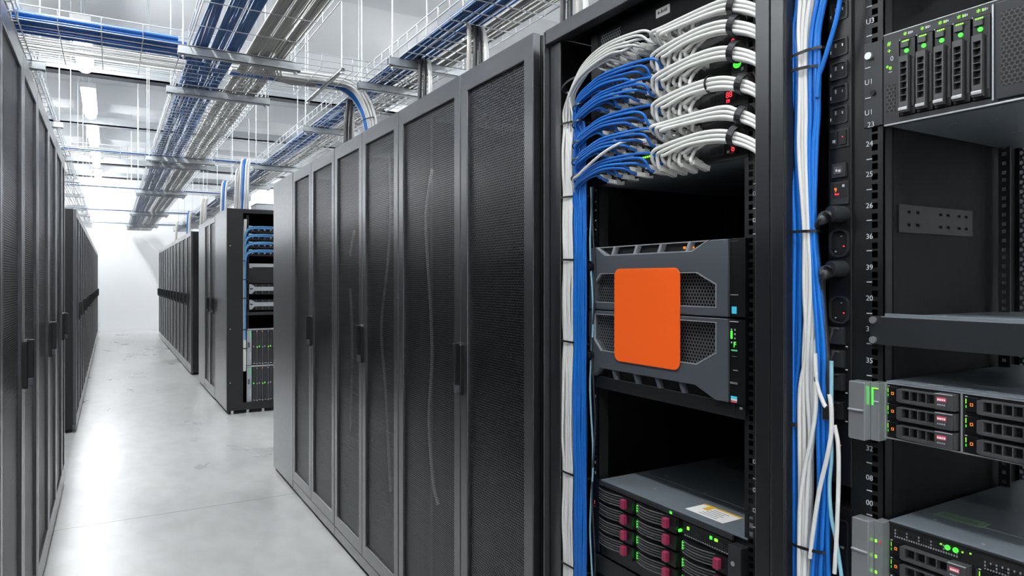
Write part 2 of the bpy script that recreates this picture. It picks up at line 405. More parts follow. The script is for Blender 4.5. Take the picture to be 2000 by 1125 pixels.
tray('wide wire tray above the aisle, near part before the nearest cross tray', 'y', 1.6, 3.84, MT0, MT1, ZT, .075, .28, 4)
tray('wide wire tray above the aisle, long part running to the back wall', 'y', 4.62, 19.0, MT0, MT1, ZT, .075, .10, 9, r=.0034)
tray('wire mesh tray of cables running above the right hand racks', 'y', .9, 19.0, RT0, RT1, ZT, .10, .13, 6, r=.0034)
tray('narrow wire mesh tray running above the left hand racks', 'y', 1.8, 18.6, -.73, -.37, ZT, .10, .13, 6, r=.0036)
CROSS = [(4.21, .34), (7.65, .16), (10.5, .14), (13.9, .12), (17.0, .12)]
for i, (y, hw) in enumerate(CROSS):
    tray('wire mesh cross tray spanning the aisle, %s from the camera' % ORD[i], 'x', -.75, 1.74, y - hw, y + hw, ZT + (.0 if i else .004), .07, .177 if i == 0 else .2, 9 if i == 0 else 4)

def trapeze(label, axis, a0, a1, c, z, group=None, rods=True, h=.045, w=.041):
    """galvanised channel hung on two rods; axis of the channel"""
    t = thing('trapeze_hanger', label, 'tray hanger', ((a0 + a1) / 2, c, z) if axis == 'x' else (c, (a0 + a1) / 2, z), 0 if axis == 'x' else PI / 2, group)
    L = (a1 - a0) / 2
    b = MB(); b.box(-L, L, -w / 2, w / 2, -h, -h + .003, 'galv'); b.box(-L, L, -w / 2, -w / 2 + .003, -h, 0, 'galv'); b.box(-L, L, w / 2 - .003, w / 2, -h, 0, 'galv')
    b.box(-L, L, -w / 2, -w / 2 + .012, -.003, 0, 'galv'); b.box(-L, L, w / 2 - .012, w / 2, -.003, 0, 'galv')
    b.build('strut_channel', t)
    if rods:
        for x in (-L + .025, L - .025):
            MB().cyl((x, 0, -h - .02), (x, 0, ZC - z), .0042, 7, 'rod').build('threaded_rod', t)
            MB().cyl((x, 0, -h - .012), (x, 0, -h), .011, 6, 'galv').build('nut', t)
    return t
ys = [1.9, 3.86, 4.70, 7.45, 7.85, 10.35, 10.65, 13.75, 14.05, 16.85, 17.15]
for i, y in enumerate(ys):
    trapeze('galvanised trapeze hanger under the aisle tray, %s from the camera' % ORD[i], 'x', MT0 - .05, MT1 + .05, y, ZT - .006)
ys = [2.2, 3.50, 4.02, 5.4, 7.5, 9.1, 10.5, 12.2, 13.9, 15.5, 17.0]
for i, y in enumerate(ys):
    trapeze('galvanised trapeze hanger under the right hand tray, %s from the camera' % ORD[i], 'x', RT0 - .06, RT1 + .06, y, ZT - .006)
ys = [3.0, 4.55, 6.2, 7.9, 9.6, 11.3, 13.0, 14.7, 16.4]
for i, y in enumerate(ys):
    trapeze('galvanised trapeze hanger under the left hand tray, %s from the camera' % ORD[i], 'x', -.79, -.31, y, ZT - .006)
trapeze('thin galvanised bar carrying the right end of the nearest cross tray', 'y', 3.80, 4.62, 1.13, ZT - .006, h=.014, w=.022)

def lay(label, group, m, axis, a0, a1, lanes, z, r, wob=.006, zw=.003, name='network_cable', step=.45):
    for (c, dz) in lanes:
        pts = []; n = max(3, int(abs(a1 - a0) / step)); ph = R.random() * 9; e = R.uniform(-.05, .05)
        for i in range(n + 1):
            a = a0 + (a1 - a0) * i / n
            w = wob * (math.sin(a * 1.7 + ph) + .6 * math.sin(a * 3.9 + ph * 2))
            zz = z + r + dz + zw * abs(math.sin(a * 2.3 + ph))
            pts.append((c + w, a, zz) if axis == 'y' else (a, c + w, zz))
        p = smooth(pts, 3)
        tag(MB().tube(p, r, 6, m).build(name, origin=p[0]), label, 'cable', group)
def lanes(b0, b1, n, groups, r, layer2=True):
    out = []
    for g in range(groups):
        g0 = b0 + (b1 - b0) * g / groups; g1 = g0 + (b1 - b0) / groups * .72
        kk = n // groups
        for i in range(kk): out.append((g0 + (g1 - g0) * i / max(1, kk - 1), 0))
        if layer2:
            for i in range(0, kk, 2): out.append((g0 + (g1 - g0) * (i + .5) / kk, 2 * r))
    return out
rc = .0048
lay('shaded blue network cable lying in the wide aisle tray', 'blue cables in the wide aisle tray', 'shadeblue', 'y', 1.6, 19.0, lanes(.375, .60, 24, 3, rc), ZT + .004, rc)
lay('grey network cable lying in the wide aisle tray', 'grey cables in the wide aisle tray', 'grey', 'y', 1.6, 19.0, lanes(.625, .835, 21, 3, rc), ZT + .004, rc)
lay('shaded blue network cable lying in the tray above the right racks', 'blue cables in the right tray', 'shadeblue', 'y', .9, 19.0, lanes(1.36, 1.53, 18, 3, rc, False), ZT + .004, rc)
lay('grey network cable lying in the tray above the right racks', 'grey cables in the right tray', 'grey', 'y', .9, 19.0, lanes(1.54, 1.685, 15, 3, rc, False), ZT + .004, rc)
lay('blue network cable lying in the nearest cross tray, left of the aisle tray', 'blue cables at the left of the nearest cross tray', 'blue2', 'x', -.74, .30, [(3.895 + .0135 * i, .022 + .012 * (i % 2)) for i in range(9)], ZT + .010, .0062, .004)
lay('navy network cable lying shaded under the blue ones in the nearest cross tray', 'navy cables at the left of the nearest cross tray', 'shadeblue', 'x', -.74, .34, [(3.90 + .0155 * i, .010 * (i % 2)) for i in range(16)], ZT + .010, .0062, .004)  # lower layer takes the shade-darkened blue
lay('white network cable lying at the back of the nearest cross tray', 'white cables at the left of the nearest cross tray', 'white', 'x', -.74, .36, [(4.20 + .03 * i, 0) for i in range(8)], ZT + .010, .0055, .004)
lay('grey network cable lying in the tray above the left racks', 'grey cables in the left tray', 'grey', 'y', 1.8, 18.6, [(-.40 - .03 * i, 0) for i in range(6)], ZT + .004, rc)
for i, (y, hw) in enumerate(CROSS[1:]):
    lay('blue network cable lying in the %s cross tray from the camera' % ORD[i + 1], 'blue cables in the %s cross tray' % ORD[i + 1], 'shadeblue', 'x', -.74, 1.72, [(y - hw + .03 + .011 * q, 0) for q in range(8)], ZT + .008, .0055, .003)
# cables turning between the nearest cross tray and the aisle tray
def curve_cable(label, group, m, pts, r, n=6, name='network_cable', seg=6):
    p = smooth(pts, n); return tag(MB().tube(p, r, seg, m).build(name, origin=p[0]), label, 'cable', group)
for i in range(10):
    y = 3.93 + .018 * i; x = .40 + .019 * i; s = R.uniform(-.01, .01)
    curve_cable('blue cable turning from the cross tray into the aisle tray', 'blue cables turning into the aisle tray', 'blue',
                [(.10, y, ZT + .03), (.24, y + s, ZT + .022), (.30 + .006 * i, y + .05, ZT + .012), (x - .03, y + .22, ZT + .02), (x, y + .48, ZT + .022), (x + s, y + .8, ZT + .022)], .0055)
for i in range(9):
    x = .80 - .018 * i; y = 4.33 - .013 * i
    curve_cable('grey cable turning out of the aisle tray into the cross tray', 'grey cables turning into the cross tray', 'grey',
                [(x, 3.55, ZT + .02), (x, 3.80, ZT + .018), (x + .03, 4.02, ZT + .012), (x + .12, y - .02, ZT + .010), (1.02, y, ZT + .012), (1.10, y, ZT + .012)], .0055)
# the big blue and white bundle curving from the cross tray down to the rack top
for i in range(21):
    a = i % 7; d = i // 7
    colr = 'blue2' if a in (1, 2, 3) else 'white'
    y = 4.31 - .019 * a - .004 * d; rr = .0088
    lab = ('white' if colr == 'white' else 'blue') + ' cable curving from the cross tray down into the right rack top'
    curve_cable(lab, lab.replace('cable', 'cables'), colr,
                [(.60, y + .004, ZT + .012 + .015 * d), (.80, y, ZT + .015 + .015 * d), (.98, y, ZT + .018 + .015 * d), (1.12, y, ZT + .022 + .015 * d), (1.27 + .004 * a, y - .005, ZT + .010 + .017 * d), (1.375 + .016 * d, y - .02, ZT - .09 + .012 * d), (1.42 + .016 * d, y - .03, ZT - .26), (1.425 + .016 * d, y - .03, 1.93)], rr, 8)
tag(MB().band((1.415, 4.222, 2.30), (.25, 0, -1), (1, 0, .25), (0, 1, 0), .036, .074, .006, .003).build('cable_tie'), 'thin black tie round the blue and white bundle curving to the rack top', 'cable tie')
# black and grey drops from the right tray into the racks
def drop(y, cols, lab, x=1.46, z1=1.93, ztop=ZT + .02):
    for i, cl in enumerate(cols):
        yy = y - .013 * i + R.uniform(-.004, .004); xx = x + .021 * i - .03
        nm = {'white': 'white', 'cord': 'black', 'grey': 'grey', 'blue2': 'blue'}[cl]
        l = '%s power cable %s' % (nm, lab)
        curve_cable(l, l.replace('cable', 'cables', 1), cl, [(xx + .05, yy + .24, ztop), (xx + .035, yy + .09 + .01 * i, ztop - .005), (xx + .010, yy + .02, ztop - .07 - .012 * i), (xx - .004, yy - .006 * i, ztop - .3), (xx - .014 + .004 * i, yy + .004 * i, z1)], .011, 7, 'power_cable', 8)
drop(2.06, ['cord', 'cord', 'grey', 'white'], 'dropping into the open rack top')
drop(2.82, ['grey', 'cord', 'cord', 'white'], 'dropping into the big mesh rack top')
drop(3.40, ['cord', 'cord', 'white'], 'dropping into the middle mesh rack top')
drop(4.62, ['cord', 'grey', 'grey'], 'dropping onto the end of the near right row', 1.42)
drop(4.45, ['cord', 'cord'], 'dropping beside the end cabinet top', 1.38)
drop(7.25, ['white', 'blue2', 'white', 'white'], 'dropping into the turned open rack top', 1.15, 1.96)
drop(7.9, ['white', 'grey', 'white'], 'dropping into the middle right block top', 1.2, 1.96)
drop(9.0, ['white', 'blue2', 'white'], 'dropping into the far end of the middle right block', 1.2, 1.96)
drop(11.2, ['white', 'grey', 'white', 'grey'], 'dropping into the near part of the far right row', 1.2, 1.93)
drop(13.3, ['blue2', 'white', 'grey'], 'dropping into the middle of the far right row', 1.2, 1.93)
drop(15.8, ['white', 'grey'], 'dropping into the far part of the far right row', 1.2, 1.93)
# ------------------------------------------------------------------ the open rack with patch cables
def rail(b, x0, x1, z0, z1, y, m='dark', th=.002, hole=.0095, ret=0.0):
    cx = (x0 + x1) / 2; hx0, hx1 = cx - hole / 2, cx + hole / 2
    b.box(x0, hx0, y, y + th, z0, z1, m); b.box(hx1, x1, y, y + th, z0, z1, m)
    z = z0; n = int((z1 - z0) / .04445)
    for i in range(n):
        for h in (.00635, .02225, .0381):
            c = z0 + i * .04445 + h
            b.box(hx0, hx1, y, y + th, z, c - hole / 2, m); z = c + hole / 2
    b.box(hx0, hx1, y, y + th, z, z1, m)
    if ret: b.box(x1 - .002, x1, y, y + ret, z0, z1, m)
XF = 0.946
rackA = thing('open_rack', 'open rack without door holding white and blue patch cables and the orange plate', 'server rack', (XF, 1.447, 0), RIGHT)
WA = .685
b = MB(); b.box(.004, .050, .014, .019, .07, 1.87, 'post'); b.box(.004, .009, .014, .06, .07, 1.87, 'post'); b.build('corner_post', rackA, bevel=.0015)
MB().box(.000, .0035, -.003, .016, .03, 1.905, 'paint').build('hinge_strip', rackA, bevel=.001)
b = MB(); b.box(.655, .684, 0, .005, .03, 1.87, 'post'); b.box(.679, .684, .005, .05, .03, 1.87, 'post'); b.build('corner_post', rackA, bevel=.0015)
b = MB(); b.box(.004, .684, 0, .03, 1.872, 1.908, 'paint'); b.box(.004, .684, .03, .92, 1.895, 1.905, 'paint'); b.build('top_frame', rackA, bevel=.0015)
b = MB(); b.box(0, .003, .02, .92, .03, 1.895, 'inner'); b.box(.681, .684, .05, .92, .03, 1.895, 'inner'); b.build('side_panels', rackA)
MB().box(.003, .681, .915, .92, .03, 1.895, 'inner').build('rear_panel', rackA)
b = MB(); b.box(.004, .684, 0, .92, .03, .07, 'paint'); b.box(.02, .67, .02, .9, 0, .03, 'inner'); b.build('base', rackA)
b = MB(); rail(b, .122, .150, .10, 1.87, .0555, ret=.03); b.build('mounting_rail', rackA)
b = MB(); rail(b, .585, .613, .10, 1.87, .0555); b.box(.613, .640, .0555, .0575, .10, 1.87, 'dark'); b.build('mounting_rail', rackA)
b = MB()
for x in (.16, .585): b.box(x, x + .02, .50, .502, .1, 1.87, 'dark'); b.box(x, x + .003, .47, .50, .1, 1.87, 'dark')
b.build('rear_rails', rackA)
b = MB()
for s, v in (('0', 776), ('/', 793), ('0', 811), ('/', 829), ('8', 848), ('0', 905), ('8', 925)):
    q = on_x(1161, v, 1.0); b.text(s, .009, 1.447 - q.y, q.z, .0552, 'mark')
for v in (373, 395, 412, 432, 450):
    q = on_x(1162, v, 1.0); b.box(1.447 - q.y, 1.447 - q.y + .003, .0548, .0556, q.z, q.z + .003, 'mark')
for v, k in ((360, 0), (382, 1), (408, 0), (434, 1), (458, 0), (905, 1), (935, 0), (960, 1), (1000, 1), (1030, 0)):
    q = on_x(1470, v, 1.0); x = 1.447 - q.y
    if k:
        for dx, dz, w, h in ((0, 0, .006, .0012), (0, .006, .006, .0012), (0, 0, .0012, .007), (.005, 0, .0012, .007)): b.box(x + dx, x + dx + w, .0545, .0556, q.z + dz, q.z + dz + h, 'mark')
    else: b.box(x, x + .006, .0545, .0556, q.z, q.z + .0015, 'mark')
b.build('unit_markings', rackA)

YA = 1.318; WE = .466
def at_rack(x, y, z): return (x, y, z)
# blank panel with label
t = thing('blank_panel', 'black blank panel with a small white label at the top of the open rack', 'rack panel', (1.0, YA, 1.803), RIGHT)
b = MB(); b.box(0, WE, .002, .006, 0, .066, 'inner'); b.box(0, WE, -.002, .006, 0, .008, 'plastic2'); b.build('panel', t, bevel=.0008)
b = MB(); b.box(.222, .262, -.0002, .002, .032, .050, 'paper')
for i, (w, h) in enumerate(((.004, .006), (.003, .004), (.004, .007), (.003, .005), (.004, .006), (.003, .007))): b.box(.228 + i * .005, .228 + i * .005 + w * .8, -.0005, -.0002, .038, .038 + h, 'ink')
b.build('label', t)
MB().box(.035, .105, -.001, .0, .012, .052, 'grille').build('vent', t)

def ports(b, x0, x1, z0, z1, n, rows):
    w = (x1 - x0) / n; h = (z1 - z0) / rows
    for i in range(n):
        for j in range(rows):
            x, z = x0 + i * w, z0 + j * h
            b.box(x + w * .12, x + w * .88, -.0012, .001, z + h * .12, z + h * .88, 'plastic2')
            b.box(x + w * .2, x + w * .8, -.0016, -.0008, z + h * .2, z + h * .8, 'port')
ROWZ = [1.750, 1.701, 1.6515, 1.602, 1.552, 1.503]
RNAME = ['topmost', 'second', 'third', 'fourth', 'fifth', 'lowest']
for i, z0 in enumerate(ROWZ):
    redrow = i % 2 == 1; h = .048 if not redrow else .0465
    t = thing('network_switch', '%s switch in the open rack, with %s at its right end' % (RNAME[i], 'a red display' if redrow else 'a green button'), 'network switch', (1.0, YA, z0), RIGHT, 0, ) if False else \
        thing('network_switch', '%s switch in the open rack, %s at its right end' % (RNAME[i], 'red display' if redrow else 'green button'), 'network switch', (1.0, YA, z0), RIGHT, 'switches stacked in the open rack')
    MB().box(.012, WE - .012, .004, .44, .001, h - .002, 'sheet' if i == 5 else 'dark').build('chassis', t, bevel=.001)
    MB().box(0, WE, 0, .004, 0, h, 'plastic').build('faceplate', t, bevel=.0008)
    b = MB(); ports(b, .03, .352, .008, h - .010, 22, 2); b.build('port_block', t)
    if redrow:
        b = MB(); b.box(.372, .410, -.001, .001, .012, h - .012, 'plastic2')
        for q in range(4): b.box(.375 + q * .008, .381 + q * .008, -.0016, -.0008, .016, h - .016, 'port')
        b.build('button_pad', t)
        b = MB(); b.box(.413, .440, -.001, .001, .010, h - .010, 'port')
        if i != 3: b.text('8', .017, .427, .016, -.0014, 'red'); b.box(.417, .423, -.0016, -.001, .014, .019, 'mark'); b.box(.425, .433, -.0016, -.001, .012, .0145, 'pink')
        else: b.text('88', .016, .414, .019, -.0014, 'red'); b.text('E8', .009, .415, .010, -.0014, 'red')
        b.build('display', t)
    else:
        MB().box(.352, .428, -.0015, 0, .007, h - .006, 'vent').build('vent', t)
        b = MB(); b.box(.430, .466, -.003, .0005, .002, h - .002, 'plastic2'); b.box(.432, .436, -.0036, -.003, .036, .038, 'mark'); b.box(.446, .450, -.0036, -.003, .037, .039, 'mark'); b.box(.452, .458, -.0036, -.003, .012, .018, 'bezeledge'); b.build('control_pad', t, bevel=.001)
        g = MB(); g.tube([(.443, -.0045, .026), (.443, -.003, .026)], .0072, 14, 'pad' if i != 2 else 'green', ry=.0088); g.build('button', t)
b = MB()
for q, e in enumerate((.015, .022, .029, .036, .043, .052)): b.box(.165 + e, .169 + e, -.0016, 0, .040, .044, 'lime')
for o in bpy.data.objects:
    if o.name.startswith('network_switch') and o['label'].startswith('lowest'): b.build('status_lights', o)

# patch cables: plug, boot and jacket
def plug(par, p, d, up, origin, m='clear'):
    d = Vector(d).normalized(); p = Vector(p); b = MB()
    s = Vector(up).normalized().cross(d).normalized(); u = d.cross(s).normalized()
    def bx(a0, a1, w, h):
        vs = []
        for a in (a0, a1):
            for i, j in ((-1, -1), (1, -1), (1, 1), (-1, 1)): vs.append(p + d * a + s * (i * w) + u * (j * h))
        b.add(vs, [(0, 3, 2, 1), (4, 5, 6, 7), (0, 1, 5, 4), (1, 2, 6, 5), (2, 3, 7, 6), (3, 0, 4, 7)], m)
    bx(-.002, .018, .0062, .0050); bx(.0175, .023, .0055, .0045); bx(.023, .036, .0048, .0044)
    vs = [p + d * .002 + u * .0042 - s * .0022, p + d * .002 + u * .0042 + s * .0022, p + d * .017 + u * .0085 + s * .0022, p + d * .017 + u * .0085 - s * .0022]
    b.add(vs + [q + u * .001 for q in vs], [(0, 1, 2, 3), (7, 6, 5, 4), (0, 4, 5, 1), (1, 5, 6, 2), (2, 6, 7, 3), (3, 7, 4, 0)], m)
    return b.build('plug', par, origin=origin, loc=(0, 0, 0))
def patch(label, group, m, pts, r, plug_dir=None, n=7, seg=7, pm='clear'):
    p = smooth(pts, n)
    o = tag(MB().tube(p, r, seg, m).build('patch_cable', origin=p[0]), label, 'patch cable', group)
    if plug_dir: plug(o, Vector(pts[0]) - Vector(plug_dir) * .033, plug_dir, (0, 0, 1), p[0], pm)
    return o
# slots in the vertical bundle (x deep, y across)
blue_slots = [(.969 + .0062 * d, 1.345 + .0080 * d - .0058 * c) for d in range(5) for c in range(8)]
white_slots = [(.969 + .0062 * d, 1.393 + .0080 * d - .0060 * c) for d in range(4) for c in range(7)]
def down(x, y, z0, z1, ph, amp=.0022):
    pts = []; z = z0; ties = (1.67, 1.485, 1.328, 1.125, .798, .568)
    while z > z1:
        d = min(abs(z - q) for q in ties); a = amp * min(1, d / .09)
        pts.append((x - a * .8 * (1 + math.sin(ph * 3)), y + a * math.sin(ph + z * 9), z)); z -= .055
    pts.append((x, y, z1)); return pts
# five blue sheaves
BROW = [(1.722, 'second'), (1.684, 'third'), (1.627, 'fourth'), (1.580, 'fifth'), (1.530, 'lowest')]
si = 0
for bi, (zb, nm) in enumerate(BROW):
    lab = 'blue patch cable of the sheaf looping left from the %s switch row' % nm
    grp = 'blue patch cables of the %s switch row' % nm
    for k in range(9):
        lane = k % 4; dep = k // 4
        yk = 1.045 + .026 * k + R.uniform(-.006, .006)
        zp = zb - .012 - .012 * (k % 2) + R.uniform(-.003, .003)
        sx, sy = blue_slots[si % len(blue_slots)]; si += 1
        # lane order is kept from plug to bundle so that jackets lie side by side
        xo = .950 + .0065 * dep + R.uniform(-.001, .001); zl = zb + .014 - .0068 * lane - .002 * dep
        pts = [(.976, yk, zp), (.966, yk + .004, zp + .003), (xo + .002, yk + .020, zl - .004)]
        if yk < 1.17: pts.append((xo, 1.20 + .006 * lane, zl + .003))
        pts += [(xo + .002, 1.270 + .004 * lane, zl - .008), (xo + .006, 1.318 + .003 * lane, zl - .026), (sx - .004, sy + .001, zl - .062), (sx, sy, zl - .10)]
        pts += down(sx, sy, zl - .15, .22, k * 1.7 + bi)
        patch(lab, grp, 'blue2' if (k + bi) % 3 == 0 else 'blue', pts, .0030, (-1, .25, .1))
# white sheaf of the top switch
for k in range(14):
    lane = k % 5; dep = k // 5
    yk = 1.06 + .0135 * k + R.uniform(-.004, .004); zp = 1.785 - .012 * (k % 2) - .0012 * k
    sx, sy = white_slots[k * 2 % len(white_slots) if k * 2 < 28 else k]
    xo = .950 + .0058 * dep; zl = 1.803 - .0062 * lane - .003 * dep
    pts = [(.976, yk, zp), (.966, yk + .006, zp + .004), (xo + .004, yk + .03, zl - .004)]
    if yk < 1.15: pts.append((xo, 1.20, zl))
    pts += [(xo + .002, 1.285 + .003 * lane, zl - .018), (xo + .008, 1.340 + .004 * lane, zl - .055), (sx - .003, sy - .004, zl - .105), (sx, sy, zl - .15)]
    pts += down(sx, sy, zl - .2, .22, k * 2.1, .0034)
    patch('white patch cable of the sheaf curving from the top switch down the left side', 'white patch cables of the topmost switch', 'white', pts, .0029, (-1, .3, .1))
# loose white cables in the same vertical bundle
for k in range(12):
    sx, sy = white_slots[(k * 2 + 1) % len(white_slots)]
    pts = [(sx, sy, 1.66 - .01 * k)] + down(sx, sy, 1.60 - .01 * k, .22, k * 1.3 + .5, .0040)
    patch('white cable running straight down the left cable bundle of the open rack', 'straight white cables of the left bundle', 'white', pts, .0029)
# one white cable crossing the fifth and lowest sheaves
patch('single white patch cable crossing diagonally over the lower blue sheaves', None, 'white',
      [(.972, 1.10, 1.573), (.955, 1.135, 1.578), (.943, 1.19, 1.565), (.941, 1.25, 1.543), (.944, 1.30, 1.524), (.953, 1.335, 1.515), (.972, 1.334, 1.47), (.995, 1.336, 1.40)], .0034, (-1, -.3, .05))
# thin grey cables beside the bundle
for (dy, nm, m) in ((0, 'pale cyan', 'cyan'), (.008, 'black', 'cord')):
    pts = [(.985, 1.305 - dy, 1.50)] + [(.985, 1.302 - dy + .006 * math.sin(i * 1.3 + dy * 200), 1.45 - .07 * i) for i in range(16)]
    curve_cable('thin %s cable beside the left bundle of the open rack' % nm, None, m, pts, .0024, 5)
# white sheaves on the right
WROW = [(1.772, 'topmost', 0), (1.723, 'second', 1), (1.676, 'third', 1), (1.622, 'fourth', 1), (1.580, 'fifth', 0), (1.526, 'lowest', 1)]
for wi, (zw, nm, arch) in enumerate(WROW):
    lab = 'white patch cable running from the %s switch row to the right post' % nm
    grp = 'white patch cables right of the %s switch row' % nm
    n = 8
    for k in range(n):
        lane = k % 3; dep = k // 3
        yk = 1.062 - .0150 * k + R.uniform(-.002, .002); zp = zw - .014 - .011 * (k % 2)
        x1 = .951 + .0075 * dep
        zt = zw + (.027 if arch else .015) - .0078 * lane - .002 * dep
        if arch:
            pts = [(.968, yk, zp + .004), (.962, yk + .001, zp + .009), (x1 + .006, yk - .001, zw + .004), (x1 + .001, yk - .018 + .002 * lane, zt - .009), (x1, .945 + .006 * lane - .01 * dep if yk > .99 else yk - .045, zt)]
        else:
            pts = [(.977, yk, zp + .012), (.966, yk, zp + .014), (x1 - .002, yk - .008, zw + .010 - .006 * lane), (x1, yk - .04, zw + .012 - .006 * lane)]
        pts += [(x1, .880 + .002 * lane, zt - .003), (x1 + .001, .835, zt - .017), (x1 + .004, .795, zt - .040), (.966 + .006 * dep, .776 + .004 * lane, zt - .075), (.972 + .007 * dep, .772 + .005 * lane, zt - .13)]
        patch(lab, grp, 'white', pts, .0038, (-1, .1, .28), 6, 8)
    if True:
        yb = .846 if wi not in (3, 4) else .828
        zb = zw + (.010 if arch else -.004) - (0 if wi not in (3, 4) else .008)
        tag(MB().band((.961, yb, zb), (0, -1, -.42), (0, -.42, 1), (1, 0, 0), .0175, .0165, .015, .0020).build('velcro_strap', bevel=.0006), 'black hook and loop strap round the white cables of the %s switch row' % nm, 'cable strap', 'straps on the white sheaves')
tag(MB().band((.961, .905, 1.642), (0, 1, .02), (0, 0, 1), (1, 0, 0), .016, .016, .004, .0016).build('cable_tie'), 'thin black tie round the arch of white cables at the fourth switch row', 'cable tie')
for v, w in ((165, 'highest, on the white cables only'), (240, 'below the third blue sheaf'), (385, 'beside the empty bay'), (508, 'level with the top of the grey storage server'), (668, 'level with the lower half of the orange plate'), (925, 'just above the server with magenta latches'), (1105, 'lowest, at the bottom edge of the picture')):
    z = on_x(1120, v, .975).z
    b = MB()
    if v == 165: b.band((.975, 1.367, z), (0, .35, 1), (1, 0, 0), (0, 1, -.35), .020, .034, .005, .002)
    else: b.band((.982, 1.366, z), (0, .04, 1), (.61, .79, 0), (.25, -.97, -.04), .024, .052, .0045, .0018)
    tag(b.build('cable_tie'), 'black tie round the left bundle, %s' % w, 'cable tie', 'ties on the left bundle')
for i, (v, y) in enumerate(((208, 1.317), (240, 1.319), (280, 1.319), (313, 1.321), (345, 1.324))):
    z = on_x(1142, v, .965).z
    tag(MB().band((.961, y, z), (0, .5, 1), (1, 0, 0), (0, 1, -.5), .0165, .0155, .004, .0018).build('cable_tie'), 'small black tie where the %s blue sheaf bends down' % BROW[i][1].replace('second', 'uppermost').replace('third', 'second').replace('fourth', 'middle').replace('fifth', 'fourth'), 'cable tie', 'ties on the blue sheaves')

# grey storage server with the orange plate
ZS = 1.054
t = thing('storage_server', 'large slate grey storage server with a blank orange plate on its front', 'server', (1.0, YA, ZS), RIGHT)
MB().box(.012, .452, .014, .62, .004, .300, 'dark').build('chassis', t, bevel=.0015)
X = lambda u: YA - yat(u, 1.0)
YB0, YB1 = -.012, .012
g1 = [(.022, .172), (.401, .172), (.401, .218), (.351, .241), (.045, .241), (.022, .218)]
o1 = [(.002, .156), (.428, .156), (.428, .302), (.384, .302), (.338, .281), (.063, .281), (.03, .302), (.002, .302)]
g2 = [(.022, .146), (.022, .083), (.047, .059), (.350, .059), (.401, .086), (.401, .146)]
o2 = [(.002, .153), (.428, .153), (.428, -.002), (.396, -.002), (.345, .019), (.045, .019), (.022, -.002), (.002, -.002)]
def ring(lp, d):
    """inset of a convex outline towards its middle"""
    cx = sum(p[0] for p in lp) / len(lp); cz = sum(p[1] for p in lp) / len(lp)
    return [(p[0] + d * (1 if p[0] < cx else -1), p[1] + d * (1 if p[1] < cz else -1)) for p in lp]
up = MB().prism([o1, g1], YB0, YB1, 'bezel').build('upper_bezel', t, bevel=.002)
lo = MB().prism([o2, g2], YB0, YB1, 'bezel').build('lower_bezel', t, bevel=.002)
for par, g in ((up, g1), (lo, g2)):
    MB().prism([g], .002, .0032, 'grille').build('grille', par)
    MB().prism([g], .008, .0095, 'port').build('grille_backing', par)
    MB().prism([g, ring(g, .0022)], YB0 - .0006, YB0 + .004, 'bezeledge').build('grille_rim_highlight', par)  # pale rim paints the light caught by the bevelled bezel edge
def slots(par, zb, zt, xs, top):
    b = MB(); b.box(.03, .39, .004, .010, zb, zt, 'port')
    b.build('slot_row', par)
    b = MB(); sl = -.010 if not top else .010
    for x in xs: MB().prism([[(x, zb), (x + .007, zb), (x + .007 + sl, zt), (x + sl, zt)]], YB0 + .003, .006, 'bezeledge' if top else 'bezel').build('slot_divider', par)
    if top: b.prism([[(.063, zb - .0005), (.338, zb - .0005), (.384, zt), (.380, zt), (.337, zb + .002), (.064, zb + .002), (.034, zt), (.03, zt)]], YB0 - .0005, .004, 'bezeledge'); b.box(.03, .384, YB0 + .004, .006, zt - .002, zt, 'bezeledge'); b.build('slot_frame_highlight', par)  # pale strips paint the lighter bevel along the cutout
slots(up, .281, .302, [X(u) for u in (1199, 1242, 1289, 1344)], True)
slots(lo, -.002, .019, [X(u) for u in (1206, 1248, 1291, 1338)], False)
b = MB(); b.box(.24, .245, .002, .004, .291, .294, 'amber'); b.box(.300, .306, .002, .004, .288, .293, 'amber'); b.box(.325, .329, .002, .004, .288, .292, 'amber'); b.box(.315, .318, .002, .004, .291, .293, 'lime'); b.build('status_lights', up)
def rrect(x0, x1, z0, z1, r, n=6):
    out = []
    for cx, cz, a in ((x1 - r, z0 + r, -90), (x1 - r, z1 - r, 0), (x0 + r, z1 - r, 90), (x0 + r, z0 + r, 180)):
        for i in range(n + 1):
            q = math.radians(a + 90 * i / n); out.append((cx + r * math.cos(q), cz + r * math.sin(q)))
    return out
o = MB().prism([rrect(.101, .307, .0425, .2500, .017)], YB0 - .003, YB0 - .0008, 'orange').build('orange_plate', t, bevel=.0005); o['label'] = 'blank bright orange plate with rounded corners'
for z in (.258, .046):
    b = MB(); b.cyl((.010, YB0 - .006, z), (.010, YB0 + .002, z), .013, 16, 'plastic'); b.cyl((.010, YB0 - .0075, z), (.010, YB0 - .004, z), .007, 8, 'plastic2'); b.build('lock_knob', t)
b = MB(); b.box(-.012, .002, -.004, .01, .004, .300, 'plastic'); b.box(-.012, .000, -.0048, -.003, .183, .1845, 'mark'); b.box(-.009, -.006, -.0048, -.003, .09, .145, 'bezeledge'); b.build('left_ear', t, bevel=.001)
b = MB(); b.box(.430, .466, -.008, .012, .158, .302, 'plastic'); b.box(.431, .450, -.0088, -.007, .197, .1985, 'silver'); b.box(.431, .450, -.0088, -.007, .296, .2975, 'plastic2'); b.build('upper_control_panel', t, bevel=.0012)
b = MB(); b.box(.435, .446, -.0088, -.007, .163, .176, 'cyanmark'); b.box(.4375, .4435, -.0092, -.0087, .166, .1665, 'mark'); b.box(.4375, .4435, -.0092, -.0087, .170, .1705, 'mark'); b.build('cyan_emblem', t)
